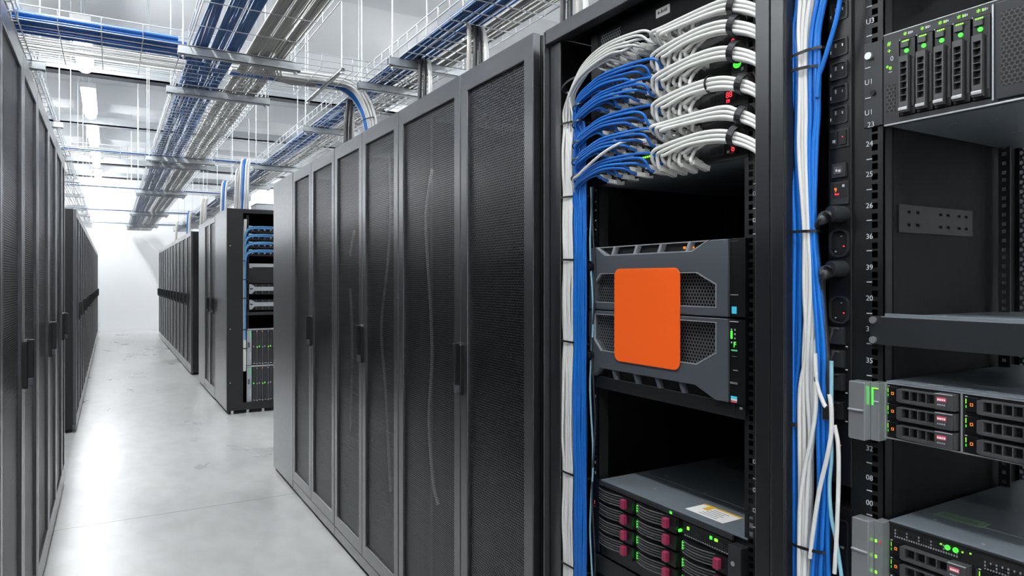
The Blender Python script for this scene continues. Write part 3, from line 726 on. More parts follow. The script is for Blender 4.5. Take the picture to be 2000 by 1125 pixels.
pn = MB(); pn.box(.430, .466, -.008, .012, -.002, .152, 'plastic'); pn.box(.430, .450, -.0088, -.007, .1475, .1490, 'mark'); pn.box(.438, .449, -.0088, -.007, .058, .0595, 'bezeledge'); pn.box(.431, .448, -.009, -.007, .033, .0365, 'silver'); pn.box(.436, .446, -.0088, -.007, .084, .0845, 'bezeledge')
pn = pn.build('lower_control_panel', t, bevel=.0012)
b = MB()
for z in (.132, .124, .116, .108): b.box(.441, .4435, -.0088, -.007, z, z + .003, 'mark'); b.box(.433, .4355, -.0088, -.007, z + .012 * 0, z + .003, 'mark')
b.box(.4325, .4365, -.0092, -.007, .117, .131, 'green'); b.text('F', .015, .4385, .101, -.0086, 'green'); b.box(.434, .4475, -.009, -.007, .094, .0965, 'pad'); b.build('status_lights', pn)
b = MB(); b.box(.433, .447, -.0088, -.007, .006, .0105, 'cyanmark'); b.box(.433, .447, -.0088, -.007, .0025, .006, 'paper'); b.box(.433, .447, -.0088, -.007, -.001, .0025, 'pink'); b.build('sticker', pn)
# shelf under it
t = thing('rack_shelf', 'plain black shelf lip right under the grey storage server', 'shelf', (1.0, YA, 1.024), RIGHT)
b = MB(); b.box(.006, .462, -.004, 0, 0, .028, 'dark'); b.box(.006, .462, 0, .6, .022, .026, 'dark'); b.build('shelf_tray', t, bevel=.001)
b = MB(); b.box(.436, .4375, -.0048, -.004, 0, .026, 'plastic2'); b.box(.450, .456, -.005, -.004, .018, .022, 'bezeledge'); b.build('bracket', t)

# drive server with magenta latches
ZD = .633; YD = 1.284
t = thing('drive_server', 'low drive server with magenta latches and a bare grey lid in the open rack', 'server', (1.0, YD, ZD), RIGHT)
b = MB(); b.box(0, .430, .003, .62, .002, .172, 'dark'); b.build('chassis', t)
lid = MB().box(0, .430, -.002, .62, .172, .175, 'sheet').build('lid', t, bevel=.0008)
MB().box(.002, .43, .125, .1265, .1752, .1758, 'bezeledge').build('lid_seam', lid)
b = MB()
for x, y in ((.12, .06), (.2, .13), (.06, .15), (.3, .16)): b.cyl((x, y, .175), (x, y, .1760), .004, 8, 'silver')
b.build('screws', lid)
def on_z(u, v, z):
    tt = (z - EYE) / (HOR - v); return tt * (FPX * SN + (u - 1000) * CS), tt * (FPX * CS - (u - 1000) * SN)
cs = [on_z(u, v, ZD + .176) for u, v in ((1339.6, 993), (1375, 984), (1453.6, 1011), (1411.8, 1022))]
lx = [YD - c[1] for c in cs]; ly = [c[0] - 1.0 for c in cs]
x0, x1 = (lx[0] + lx[1]) / 2, (lx[2] + lx[3]) / 2; y0, y1 = (ly[0] + ly[3]) / 2, (ly[1] + ly[2]) / 2
b = MB(); b.box(x0, x1, y0, y1, .1752, .1757, 'paper'); b.box(x0, x1, y1 - .006, y1, .1757, .1760, 'yellow'); b.box(x0 + .018, x0 + .032, y1 - .028, y1 - .006, .1757, .1760, 'yellow')
for i in range(5): b.box(x0 + .03 + .002 * i, x1 - .022 - .004 * (i % 2), y0 + .007 + i * .0085, y0 + .0085 + i * .0085, .1757, .1760, 'ink')
b.build('lid_label', lid)['label'] = 'white paper label with a yellow edge'
b = MB(); b.box(0, .40, -.001, .003, 0, .172, 'plastic'); b.box(0, .40, -.006, .003, .163, .1715, 'plastic2'); b.build('front_panel', t)
def bay(par, x, z, w=.124, h=.031):
    d = MB(); d.box(x, x + w, -.004, 0, z, z + h, 'plastic')
    for q in range(5):
        zz = z + .004 + q * .0056; pts = []
        for i in range(9):
            f = i / 8; pts.append((x + .003 + f * (w - .042), -.006 - .010 * math.sin(PI * (.12 + .88 * f)), zz + .0012))
        d.tube(pts, .0017, 6, 'plastic2' if q % 2 else 'handle')
    d.box(x + w - .036, x + w - .002, -.011, -.003, z + .001, z + h - .001, 'plastic')
    d = d.build('drive_carrier', par)
    MB().box(x + w - .033, x + w - .020, -.021, -.010, z + .007, z + .027, 'magenta').build('latch', d, bevel=.0015)
    return d
zr = [.1295, .095, .0605, .026]
for c, xc in enumerate((.002, .136, .274)):
    for r in range(4):
        if c == 2 and r == 0: continue
        bay(t, xc, zr[r])
b = MB()
for r in range(4):
    b.box(.1305, .1330, -.0045, 0, zr[r] + .006, zr[r] + .022, 'green')
    if r: b.box(.2690, .2715, -.0045, 0, zr[r] + .006, zr[r] + .024, 'green')
b.box(.262, .266, -.008, 0, .136, .141, 'green'); b.box(.236, .242, -.007, 0, .165, .170, 'green'); b.box(.285, .290, -.007, 0, .147, .153, 'lime'); b.box(.345, .350, -.007, 0, .148, .154, 'green'); b.box(.357, .364, -.007, 0, .148, .153, 'lime')
b.build('status_lights', t)
b = MB(); b.box(.274, .398, -.005, 0, .130, .160, 'plastic')
for i in range(20):
    for j in range(4): b.box(.277 + .006 * i, .2805 + .006 * i, -.0058, -.004, .133 + .0042 * j, .1350 + .0042 * j, 'bezeledge' if j == 0 else 'plastic2')
b.build('vent_panel', t)
b = MB(); b.box(.402, .432, -.020, .003, -.01, .160, 'plastic2'); b.cyl((.414, -.0215, .128), (.414, -.02, .128), .0045, 10, 'silver'); b.build('right_ear', t, bevel=.0015)
b = MB(); b.box(-.034, -.004, -.003, .003, .0, .172, 'plastic'); b.box(-.024, -.020, -.004, -.002, .110, .120, 'pink'); b.box(-.026, -.018, -.004, -.002, .104, .106, 'pink'); b.build('left_ear', t, bevel=.001)
t = thing('rack_shelf', 'dark sloping shelf lip below the server with magenta latches', 'shelf', (1.0, YD, .588), RIGHT)
b = MB(); b.box(-.012, .43, -.006, -.002, 0, .042, 'dark'); b.box(-.012, .43, -.002, .6, .034, .038, 'dark'); b.build('shelf_tray', t, bevel=.001)
b = MB(); b.box(.012, .024, .02, .024, -.20, -.002, 'galv'); b.box(.035, .075, .03, .034, -.20, -.010, 'sheet'); b.build('support_bracket', t)

# ------------------------------------------------------------------ the open rack at the right edge
YR = .762
rackB = thing('open_rack', 'open black rack with numbered rail at the right edge of the picture', 'server rack', (XF, YR, 0), RIGHT)
WB = .80; DB = .464
b = MB(); b.box(.001, .027, 0, .005, .03, 1.87, 'post'); b.box(.023, .027, .005, .03, .03, 1.87, 'post'); b.build('corner_post', rackB, bevel=.0015)
b = MB(); b.box(WB - .03, WB, 0, .005, .03, 1.87, 'paint'); b.build('corner_post', rackB, bevel=.0015)
b = MB(); b.box(.001, WB, 0, .03, 1.872, 1.908, 'paint'); b.box(.001, WB, .03, DB, 1.895, 1.905, 'paint'); b.build('top_frame', rackB, bevel=.0015)
b = MB(); b.box(.001, .004, .03, DB, .03, 1.895, 'inner'); b.box(WB - .003, WB, .005, DB, .03, 1.895, 'inner'); b.build('side_panels', rackB)
b = MB(); b.box(.001, WB, 0, DB, .03, .07, 'paint'); b.box(.02, WB - .02, .02, DB - .02, 0, .03, 'inner'); b.build('base', rackB)
MB().box(.168, WB - .004, DB - .003, DB - .0015, .07, 1.895, 'reardoor').build('rear_mesh_door', rackB)
MB().box(.004, .168, DB - .004, DB, .07, 1.895, 'inner').build('rear_panel', rackB)
b = MB(); b.box(.108, .133, .056, .058, .07, 1.87, 'dark'); rail(b, .133, .163, .0805, 1.87, .054, ret=.02); b.build('mounting_rail', rackB)
b = MB(); rail(b, .645, .675, .0805, 1.87, .054); b.build('mounting_rail', rackB)
b = MB(); rail(b, .168, .186, .0805, 1.87, .384, 'plastic2', hole=.006); b.build('rear_rail', rackB)
b = MB(); b.box(.1605, .1630, .078, .330, .07, 1.87, 'inner'); b.box(.1610, .1625, .330, .46, .07, 1.87, 'inner'); b.build('side_baffle', rackB)
UN = (('U3', 49), ('U1', 168), ('U1', 227), ('23', 250), ('24', 287), ('25', 346), ('26', 407), ('36', 467), ('39', 527), ('20', 587), ('3', 647), ('35', 708), ('32', 879), ('08', 936), ('00', 985))
UT = (15, 72, 135, 194, None, 312, 371, 431, 490, 551, 612, 671, 733, 903, 957, 1004)
for i, (s, v) in enumerate(UN):
    q = on_x(1691.5 if s != '23' else 1697, v, 1.0); yy = .0500 if v in (168, 227, 250) else .0535
    b = MB(); b.text(s, .0115, YR - q.y, q.z, yy, 'mark'); b.build('unit_number', rackB)
for v in UT:
    if v is None: continue
    q = on_x(1693, v, 1.0); yy = .0495 if 80 < v < 240 else .0533
    MB().box(YR - q.y, YR - q.y + .0085, yy, yy + .0012, q.z - .0006, q.z + .0009, 'mark').build('unit_tick', rackB)
# slide rail on the inner wall
t = thing('slide_rail', 'dark slotted slide rail on the inner wall of the right rack', 'rail', (1.034, .5985, 1.352), RIGHT)
b = MB(); hs = []
W = .215
for hx in (.022, .046, .112, .134, .168, .190): hs += [[(hx, .010), (hx + .009, .010), (hx + .009, .0145), (hx, .0145)], [(hx, .030), (hx + .009, .030), (hx + .009, .0345), (hx, .0345)]]
b.prism([[(0, 0), (W, 0), (W, .043), (0, .043)]] + hs, 0, .002, 'plastic')
# turned so that its length runs into the rack
b.v = [(y, x, z) for (x, y, z) in b.v]; b.build('slotted_plate', t)
b = MB(); b.v = []; b.box(-.004, -.001, .002, .213, .001, .042, 'port'); b.build('backing', t)

# power strip
t = thing('power_strip', 'tall black power strip beside the blue and white bundle of the right rack', 'power strip', (.998, .690, .955), RIGHT)
b = MB(); b.box(0, .040, 0, .045, 0, .915, 'plastic'); b.box(.0385, .040, -.001, 0, 0, .915, 'plastic2'); b.build('body', t, bevel=.0012)
PZ = lambda v: on_x(1642, v, .998).z - .955
for v in (22, 92, 137, 182, 224):
    z = PZ(v); b = MB(); b.prism([rrect(.004, .034, z - .014, z + .014, .003, 3), rrect(.007, .031, z - .0115, z + .0115, .004, 3)], -.002, .001, 'plastic2'); b.box(.007, .031, -.0002, .001, z - .0115, z + .0115, 'port')
    b.box(.012, .0145, -.0012, 0, z + .001, z + .007, 'silver'); b.box(.024, .0255, -.0012, 0, z + .001, z + .005, 'silver'); b.box(.005, .0062, -.0025, -.001, z - .008, z - .003, 'mark'); b.build('outlet', t)
z = PZ(270); b = MB(); b.box(.004, .036, -.002, 0, z - .015, z + .015, 'plastic2'); b.box(.006, .018, -.004, 0, z - .011, z + .011, 'plastic'); b.box(.021, .033, -.004, 0, z - .011, z + .011, 'plastic'); b.box(.010, .015, -.0046, -.004, z - .007, z - .002, 'bezeledge'); b.box(.026, .028, -.0046, -.004, z, z + .002, 'red'); b.build('rocker_switch', t, bevel=.0006)
z = PZ(333); b = MB(); b.box(.008, .032, -.004, 0, z - .011, z + .011, 'plastic2'); b.box(.0125, .0275, -.005, -.003, z - .006, z + .006, 'handle'); b.box(.016, .019, -.0056, -.005, z - .002, z + .002, 'mark'); b.box(.0205, .0245, -.0056, -.005, z - .003, z + .001, 'mark'); b.build('reset_button', t, bevel=.0006)
z = PZ(376); b = MB(); b.box(.005, .036, -.0025, 0, z - .019, z + .017, 'plastic2'); b.box(.009, .033, -.003, -.002, z - .008, z + .014, 'port'); b.text('9', .010, .012, z + .001, -.0032, 'amber'); b.text('ioo', .006, .013, z - .004, -.0032, 'red'); b.box(.026, .030, -.0034, -.003, z + .008, z + .012, 'mark'); b.build('display', t, bevel=.0006)
for v in (475, 605):
    z = PZ(v); b = MB(); o_ = rrect(.003, .037, z - .022, z + .022, .014, 5); b.prism([o_, rrect(.0055, .0345, z - .0195, z + .0195, .012, 5)], -.004, .001, 'plastic2'); b.box(.007, .033, -.0002, .001, z - .016, z + .016, 'port')
    b.box(.026, .028, -.0012, 0, z - .006, z - .004, 'red'); b.box(.012, .014, -.0012, 0, z - .014, z - .012, 'mark'); b.box(.022, .024, -.0012, 0, z + .010, z + .012, 'silver'); b.build('outlet', t)
for v in (655, 700, 745, 800):
    z = PZ(v); b = MB(); b.box(.004, .030, -.008, 0, z - .014, z + .013, 'plastic2'); b.prism([[(.006, z - .009), (.009, z - .009), (.016, z + .010), (.024, z + .010), (.024, z + .012), (.013, z + .012)]], -.010, -.007, 'handle'); b.box(.030, .034, -.002, 0, z - .018, z - .016, 'mark'); b.build('breaker', t, bevel=.0008)
MB().box(.020, .022, -.001, 0, PZ(871), PZ(871) + .002, 'amber').build('status_light', t)
t = thing('power_strip', 'lower end of a second black power strip at the bottom of the right rack', 'power strip', (.998, .690, .45), RIGHT)
b = MB(); b.box(0, .040, 0, .045, 0, .47, 'plastic'); b.build('body', t, bevel=.0015)
b = MB(); b.prism([rrect(.005, .035, .36, .45, .004, 3), rrect(.007, .033, .362, .448, .003, 3)], -.002, .001, 'plastic2'); b.box(.022, .027, -.002, 0, .405, .408, 'bezeledge'); b.build('outlet', t)
# power plugs and cords
for v, nm in ((420, 'upper'), (527, 'lower')):
    c = on_x(1640, v, .990); z = c.z
    sq = [(1606, 429, 0), (1597, 438, .006), (1593, 455, .016), (1596, 500, .022), (1603, 570, .022), (1610, 640, .020), (1615, 720, .016), (1617, 790, .014), (1612, 880, .020)] if v == 420 else [(1612, 536, 0), (1606, 548, .008), (1606, 575, .016), (1611, 640, .014), (1617, 720, .010), (1620, 790, .008), (1616, 880, .018)]
    path = smooth([on_x(a_, b_, .966 + d_) for a_, b_, d_ in sq], 8)
    o = tag(MB().tube(path, .0052, 10, 'cord').build('mains_lead', origin=path[0]), '%s black power cord plugged into the power strip of the right rack' % nm, 'power cord', 'black power cords of the right rack')
    b = MB(); b.tube([(.998, .668, z + .002), (.985, .668, z + .002), (.976, .672, z + .001)], .013, 14, 'plastic2', ry=.016)
    b.tube(smooth([(.980, .674, z), (.972, .680, z - .001), tuple(path[0]), tuple(path[2])], 4), .0078, 12, 'plastic2')
    for q in range(3): b.tube([Vector((.976, .677, z)).lerp(path[0], .25 + .25 * q), Vector((.976, .677, z)).lerp(path[0], .34 + .25 * q)], .0092, 12, 'plastic')
    b.build('power_plug', o, origin=path[0], loc=(0, 0, 0))

# bundle of the right rack: (jacket, radius, depth, u at the heights VK)
VK = [-40, 60, 130, 220, 300, 450, 560, 680, 760, 850, 950, 1050, 1140, 1300]
BUN = [
 ('blue2', .0036, .972, (1566, 1550, 1549, 1547, 1546, 1552, 1551, 1549, 1549, 1550, 1551, 1551, 1550, 1549)),
 ('blue', .0036, .978, (1572, 1556, 1554, 1553, 1552, 1560, 1559, 1555, 1556, 1556, 1557, 1557, 1556, 1556)),
 ('blue2', .0036, .974, (1560, 1553, 1557, 1557, 1556, 1564, 1563, 1562, 1555, 1552, 1553, 1553, 1553, 1553)),
 ('white', .0036, .968, (1565, 1560, 1563, 1562, 1561, 1571, 1571, 1575, 1563, 1562, 1563, 1563, 1562, 1562)),
 ('white', .0036, .969, (1574, 1568, 1568, 1569, 1569, 1575, 1577, 1571, 1570, 1571, 1571, 1569, 1567, 1566)),
 ('white', .0036, .968, (1585, 1574, 1573, 1574, 1574, 1579, 1583, 1578, 1577, 1582, 1578, 1574, 1571, 1570)),
 ('white', .0036, .974, (1592, 1579, 1577, 1576, 1577, 1583, 1590, 1586, 1584, 1588, 1575, 1571, 1575, 1575)),
 ('white', .0034, .976, (1596, 1577, 1570, 1572, 1566, 1568, 1574, 1592, 1591, 1582, 1583, 1580, 1579, 1578)),
 ('white', .0034, .984, (1552, 1548, 1547, 1546, 1545, 1546, 1545, 1545, 1544, 1544, 1544, 1544, 1543, 1543)),
 ('blue2', .0036, .970, (1602, 1586, 1583, 1583, 1581, 1583, 1590, 1598, 1598, 1598, 1600, 1592, 1586, 1582)),
 ('blue', .0036, .976, (1608, 1591, 1588, 1588, 1584, 1586, 1594, 1604, 1604, 1604, 1606, 1599, 1594, 1590)),
 ('blue2', .0036, .971, (1612, 1595, 1593, 1594, 1588, 1589, 1598, 1609, 1609, 1609, 1611, 1606, 1602, 1600)),
 ('blue', .0036, .978, (1606, 1598, 1597, 1599, 1592, 1592, 1602, 1612, 1613, 1614, 1616, 1612, 1611, 1612)),
 ('blue2', .0036, .973, (1617, 1600, 1600, 1598, 1594, 1590, 1596, 1606, 1613, 1618, 1620, 1617, 1619, 1622)),
 ('blue', .0034, .982, (1600, 1584, 1581, 1584, 1582, 1588, 1593, 1600, 1604, 1610, 1608, 1604, 1606, 1608)),
 ('blue', .0034, .984, (1556, 1560, 1562, 1561, 1559, 1556, 1556, 1553, 1553, 1554, 1556, 1557, 1558, 1558)),
 ('white', .0034, .984, (1580, 1582, 1580, 1579, 1572, 1578, 1580, 1582, 1580, 1576, 1569, 1567, 1566, 1565)),
 ('grey', .0030, .986, (1588, 1580, 1576, 1574, 1572, 1577, 1582, 1580, 1582, 1577, 1574, 1576, 1576, 1576)),
 ('white', .0030, .985, (1590, 1585, 1580, 1578, 1576, 1580, 1586, 1584, 1588, 1586, 1586, 1582, 1580, 1579)),
]
cnt = {'white': 'white', 'blue': 'blue', 'blue2': 'blue', 'grey': 'grey'}
for m, r, x, us in BUN:
    pts = [on_x(u, v, x) for u, v in zip((us[0],) + us, [-185] + VK)]
    nm = cnt[m]
    p = smooth(pts, 7)
    tag(MB().tube(p, r, 9, m).build('network_cable', origin=p[0]), '%s network cable in the thick bundle left of the numbered rail' % nm, 'cable', '%s cables of the right rack bundle' % nm)
def single(label, m, r, x, seq, grp=None):
    p = smooth([on_x(u, v, x + (0 if len(s) == 0 else s[0])) for u, v, *s in seq], 8)
    tag(MB().tube(p, r, 9, m).build('network_cable', origin=p[0]), label, 'cable', grp)
single('single blue cable slanting in from upper right to the right rack bundle', 'blue2', .0036, .966, [(1656, -190), (1648, -60), (1642, -10), (1634, 35), (1620, 85), (1606, 130), (1599, 150), (1596, 190)])
single('white cable slanting across the middle of the right rack bundle', 'white', .0034, .962, [(1560, 1140), (1561, 1060), (1563, 980), (1573, 910), (1586, 850), (1593, 800), (1594, 745), (1592, 690)])
single('white cable slanting low across the blue cables of the right bundle', 'white', .0034, .962, [(1582, 1090), (1588, 1040), (1600, 960), (1614, 900), (1623, 850), (1624, 800), (1620, 770)])
single('white cable hanging loose at the right side of the right bundle', 'white', .0032, .966, [(1630, 830), (1637, 870), (1638, 930), (1636, 1000), (1634, 1050), (1630, 1120)])
single('pale cyan cable hanging loose beside the right bundle', 'cyan', .0030, .968, [(1624, 850), (1624, 900), (1620, 950), (1624, 1010), (1632, 1050), (1640, 1100), (1648, 1160)])
single('thin pale cyan cable hanging below the cable joint of the right bundle', 'cyan', .0030, .964, [(1624, 705), (1624, 760), (1624, 810), (1624, 850), (1618, 890)])
single('white plug lead bent towards the joint beside the right bundle', 'white', .0034, .962, [(1592, 735), (1600, 765), (1610, 790), (1614, 795)])
c = on_x(1619, 805, .968)
tag(MB().box(c.x - .008, c.x + .008, c.y - .007, c.y + .007, c.z - .012, c.z + .010, 'black').build('cable_joint', origin=c, bevel=.002), 'small black cable joint at the right side of the thick bundle', 'cable joint')
for (v, u0, u1, sl, w) in ((117, 1541, 1608, .08, 'higher of the close pair near the top'), (146, 1542, 1602, -.03, 'lower of the close pair near the top'), (455, 1541, 1597, 0, 'level with the upper power plug'), (1052, 1540, 1618, .05, 'near the bottom of the picture')):
    a, e = on_x(u0, v, .974), on_x(u1, v, .974)
    tag(MB().band(((.976), (a.y + e.y) / 2, a.z), (0, sl, 1), (1, 0, 0), (0, 1, -sl), .016, abs(a.y - e.y) / 2, .0045, .0018).build('cable_tie'), 'black cable tie round the right rack bundle, %s' % w, 'cable tie', 'ties on the right rack bundle')
a = on_x(1553, 828, .974)
tag(MB().band(a, (0, 0, 1), (1, 0, 0), (0, 1, 0), .007, .008, .006, .002).build('cable_tie'), 'short black clip on the left blue cables of the right bundle', 'cable tie')

# server with five drive bays
Z1 = 1.508; Y1 = .598
t = thing('drive_server', 'server with five upright drive bays and green lights at the top right', 'server', (1.0, Y1, Z1), RIGHT)
MB().box(.004, .476, .004, .36, .0005, .136, 'sheet').build('chassis', t, bevel=.001)
b = MB(); b.prism([[(0, 0), (.477, 0), (.477, .137), (0, .137)], [(.0235, .010), (.1455, .010), (.1455, .1215), (.0235, .1215)]], -.004, .004, 'plastic2'); b.box(.002, .477, -.006, -.004, .0, .0025, 'bezeledge'); b.box(.0, .477, -.0046, -.003, .1355, .137, 'bezeledge'); b.box(.1462, .1485, -.006, -.004, .006, .132, 'bezeledge'); fp = b.build('front_frame', t, bevel=.0005)
MB().box(.0235, .1455, .002, .004, .010, .1215, 'port').build('bay_well', t)
b = MB(); b.box(.004, .0185, -.0046, -.0042, .020, .060, 'hexvent'); b.box(.004, .0185, -.0042, -.0040, .020, .060, 'port'); b.build('side_vent', t)
b = MB(); b.text('#', .009, .006, .119, -.0044, 'lime'); b.text('+', .010, .006, .1075, -.0044, 'lime'); b.text('0', .010, .0105, .0955, -.0044, 'mark'); b.text('*e', .010, .004, .083, -.0044, 'lime'); b.box(.008, .013, -.0046, -.004, .079, .080, 'mark'); b.build('front_marks', t)
b = MB()
for k in range(5):
    x = .026 + .0243 * k; b.text('*', .012, x + .004, .1235, -.0044, 'lime'); b.box(x + .011, x + .013, -.0046, -.004, .1275, .131, 'mark' if k < 2 else 'lime'); b.box(x + .0138, x + .0155, -.0046, -.004, .1275, .131, 'mark'); b.box(x + .0163, x + .0175, -.0046, -.004, .128, .1305, 'mark')
b.build('bay_marks', t)
for k in range(5):
    x = .026 + .0243 * k
    d = MB(); d.box(x, x + .0215, -.006, .002, .011, .1205, 'plastic'); d.box(x + .0175, x + .021, -.0075, -.006, .022, .090, 'plastic2'); d.box(x + .002, x + .013, -.009, -.006, .1085, .119, 'handle'); d = d.build('drive_carrier', t, bevel=.0006)
    h = MB(); hole = [[(x + .0035, .030 + .0098 * j), (x + .0125, .030 + .0098 * j), (x + .0125, .0385 + .0098 * j), (x + .0035, .0385 + .0098 * j)] for j in range(6)]
    h.prism([[(x + .0015, .0145), (x + .0145, .0145), (x + .0145, .096), (x + .0015, .096)]] + hole, -.012, -.006, 'handle'); h.build('lever', d)
    MB().box(x + .0015, x + .0145, -.0145, -.011, .0165, .0215, 'silver').build('lever_tip', d, bevel=.0008)
    MB().cyl((x + .010, -.0078, .1035), (x + .010, -.006, .1035), .0031, 10, 'green').build('status_light', d)
    b = MB(); b.box(x + .001, x + .0022, -.0096, -.009, .1195, .1212, 'mark')
    for q in range(4): b.box(x + .005 + .0026 * q, x + .0068 + .0026 * q, -.0096, -.009, .1165, .1185, 'lime')
    b.build('tab_print', d)
b = MB(); b.box(.152, .205, -.0075, -.004, .006, .132, 'plastic2'); b.build('vent_module', t, bevel=.001)
MB().box(.158, .190, -.0080, -.0076, .022, .118, 'hexvent').build('module_vent', t); MB().box(.158, .190, -.0077, -.0075, .022, .118, 'port').build('vent_backing', t)
b = MB(); b.box(.212, .47, -.0065, -.004, .010, .128, 'plastic2'); b.build('right_module', t, bevel=.001)
b = MB(); b.box(-.032, -.002, -.003, .002, .004, .132, 'plastic2'); b.cyl((-.022, -.008, .112), (-.022, -.003, .112), .0055, 12, 'silver'); b.cyl((-.016, -.006, .055), (-.016, -.003, .055), .004, 10, 'port'); b.build('mounting_ear', t, bevel=.001)
b = MB()
for x, y in ((.03, .02), (.06, .06), (.10, .09), (.15, .14), (.08, .2), (.2, .05)): b.box(x, x + .010, y, y + .003, -.0004, .0004, 'bezeledge')
b.build('underside_slots', t)
# shelf
t = thing('rack_shelf', 'wide dark shelf with two screws at its left end in the right rack', 'shelf', (.998, .618, 1.182), RIGHT)
b = MB(); b.box(0, .50, -.004, 0, 0, .043, 'plastic2'); b.box(.016, .50, -.004, .003, .0405, .043, 'bezeledge'); b.build('front_lip', t, bevel=.0012)
b = MB(); b.box(.018, .49, .003, .36, .039, .042, 'sheet'); b.box(.018, .49, .003, .009, .042, .047, 'sheet'); b.build('shelf_tray', t, bevel=.0008)
for z in (.037, .007): MB().tube([(.006, -.008, z), (.006, -.003, z)], .0052, 12, 'silver').build('screw', t)

# drive carrier with a slanted label end
def carrier(par, x, z, w, h, lab=True):
    d = MB(); d.box(x, x + w, -.003, .001, z, z + h, 'plastic'); d.box(x + .003, x + .0165, -.0065, -.003, z + .003, z + h - .0025, 'plastic'); d = d.build('drive_carrier', par, bevel=.0005)
    hx0, hx1 = x + .0185, x + w - .002
    m = hx1 - .026
    hl = [[(hx0 + .008 + (m - hx0 - .008) / 4 * j, z + .006), (hx0 + .0065 + (m - hx0 - .008) / 4 * (j + 1), z + .006), (hx0 + .0065 + (m - hx0 - .008) / 4 * (j + 1), z + h - .0055), (hx0 + .008 + (m - hx0 - .008) / 4 * j, z + h - .0055)] for j in range(4)]
    g = MB().prism([[(hx0, z + .003), (hx0 + .004, z + .0015), (hx1, z + .0005), (hx1, z + h - .001), (m + .003, z + h - .001), (m - .001, z + h - .0035), (hx0 + .004, z + h - .0030), (hx0, z + h - .0045)]] + hl, -.013, -.003, 'handle').build('lever', d, bevel=.0006)
    b = MB(); b.box(m + .002, hx1 - .001, -.018, -.013, z + .001, z + h - .0015, 'handle'); b.box(m + .002, hx1 - .001, -.0186, -.016, z + h - .0025, z + h - .001, 'bezeledge'); b.build('lever_end', d, bevel=.001)
    if lab:
        b = MB(); b.box(m + .005, m + .0175, -.0185, -.018, z + .0045, z + h - .006, 'ink'); b.box(m + .005, m + .0175, -.0188, -.0184, z + h * .52, z + h - .006, 'pink')
        for q in range(4): b.box(m + .006 + .0028 * q, m + .008 + .0028 * q, -.0191, -.0187, z + h * .57, z + h * .67, 'paper'); b.box(m + .006 + .0028 * q, m + .0075 + .0028 * q, -.0191, -.0187, z + h * .30, z + h * .36, 'mark')
        b.build('label', d)['label'] = 'small red and white label'
    b = MB()
    cx, cz = x + .0095, z + h * .5
    for dx, dz, ww, hh in ((-.0018, .0014, .0036, .0006), (-.0018, -.002, .0036, .0006), (-.0018, -.002, .0006, .004), (.0012, -.002, .0006, .004)): b.box(cx + dx, cx + dx + ww, -.0070, -.0064, cz + dz, cz + dz + hh, 'amber')
    b.build('button_mark', d)
    b = MB(); b.box(x + .0006, x + .0023, -.0038, -.003, z + h * .52, z + h * .78, 'lime'); b.box(x + .0008, x + .0020, -.0038, -.003, z + h * .28, z + h * .42, 'green'); b.box(x + .0003, x + .003, -.0045, -.003, z + h - .003, z + h - .0018, 'mark'); b.build('status_light', d)
    return d
def ear(par, x0, x1, x2, z0, z1, lit):
    b = MB(); b.prism([[(x0, z0 + .002), (x0 + .002, z0), (x1, z0), (x1, z1 - .001), (x0 + .001, z1 - .001)]], -.034, -.012, 'silver'); zc = z0 + (z1 - z0) * .50
    b.box(x0, x1 - .002, -.0365, -.034, zc - .001, zc + .0018, 'bezeledge'); b = b.build('release_handle', par, bevel=.0015)
    MB().box(x1, x2, -.020, .0, z0, z1 - .001, 'clearside').build('clear_side', par, bevel=.0012)
    g = MB()
    if lit == 1:
        g.box(x1 + .002, x1 + .0048, -.0205, -.020, z0 + (z1 - z0) * .60, z0 + (z1 - z0) * .90, 'green')
        g.box(x1 + .0055, x2 - .001, -.0212, -.020, z0 + (z1 - z0) * .88, z0 + (z1 - z0) * .90, 'lime'); g.box(x1 + .0055, x2 - .001, -.0212, -.020, z0 + (z1 - z0) * .66, z0 + (z1 - z0) * .68, 'mark')
    else:
        for f in (.18, .42, .66): g.box(x1 + .002, x1 + .005, -.0212, -.020, z0 + (z1 - z0) * f, z0 + (z1 - z0) * (f + .045), 'lime')
        g.box(x1 + .0085, x1 + .0115, -.0212, -.020, z0 + (z1 - z0) * .66, z0 + (z1 - z0) * .70, 'pink')
    g.build('status_light', par)
Z3 = 1.044; Y3 = .594
t = thing('drive_server', 'server with three rows of lying drives and silver release handle in the right rack', 'server', (1.0, Y3, Z3), RIGHT)
MB().box(.002, .476, .002, .38, .002, .083, 'sheet').build('chassis', t)
b = MB(); b.box(.0, .476, -.004, .38, .083, .0855, 'sheet'); b = b.build('lid', t, bevel=.0006)
q = MB()
for x, y, w in ((.05, .012, .022), (.10, .02, .006), (.125, .022, .012), (.175, .03, .004), (.09, .06, .03)): q.box(x, x + w, y, y + .0025, .0855, .0859, 'bezeledge')
q.build('lid_marks', b)
b = MB(); b.box(0, .476, -.002, .002, 0, .083, 'port'); b.box(0, .476, -.004, -.001, 0, .0018, 'bezeledge'); b.box(0, .476, -.004, -.001, .0812, .083, 'bezeledge'); b.box(.1035, .1055, -.004, -.001, 0, .082, 'bezeledge'); b.box(.2105, .2125, -.004, -.001, 0, .082, 'bezeledge'); b.box(.3175, .3195, -.004, -.001, 0, .082, 'bezeledge'); b.box(-.001, .001, -.006, .002, 0, .083, 'bezeledge'); b.build('front_frame', t)
for c in range(4):
    for r in range(3): carrier(t, .0018 + .107 * c, .0035 + .0262 * r, .1010, .0245)
ear(t, -.041, -.0145, -.001, -.004, .084, 1)
Z4 = .790; Y4 = .590
t = thing('drive_server', 'lowest server of the right rack, green label on its lid', 'server', (1.0, Y4, Z4), RIGHT)
MB().box(.002, .476, .002, .40, .002, .131, 'sheet').build('chassis', t)
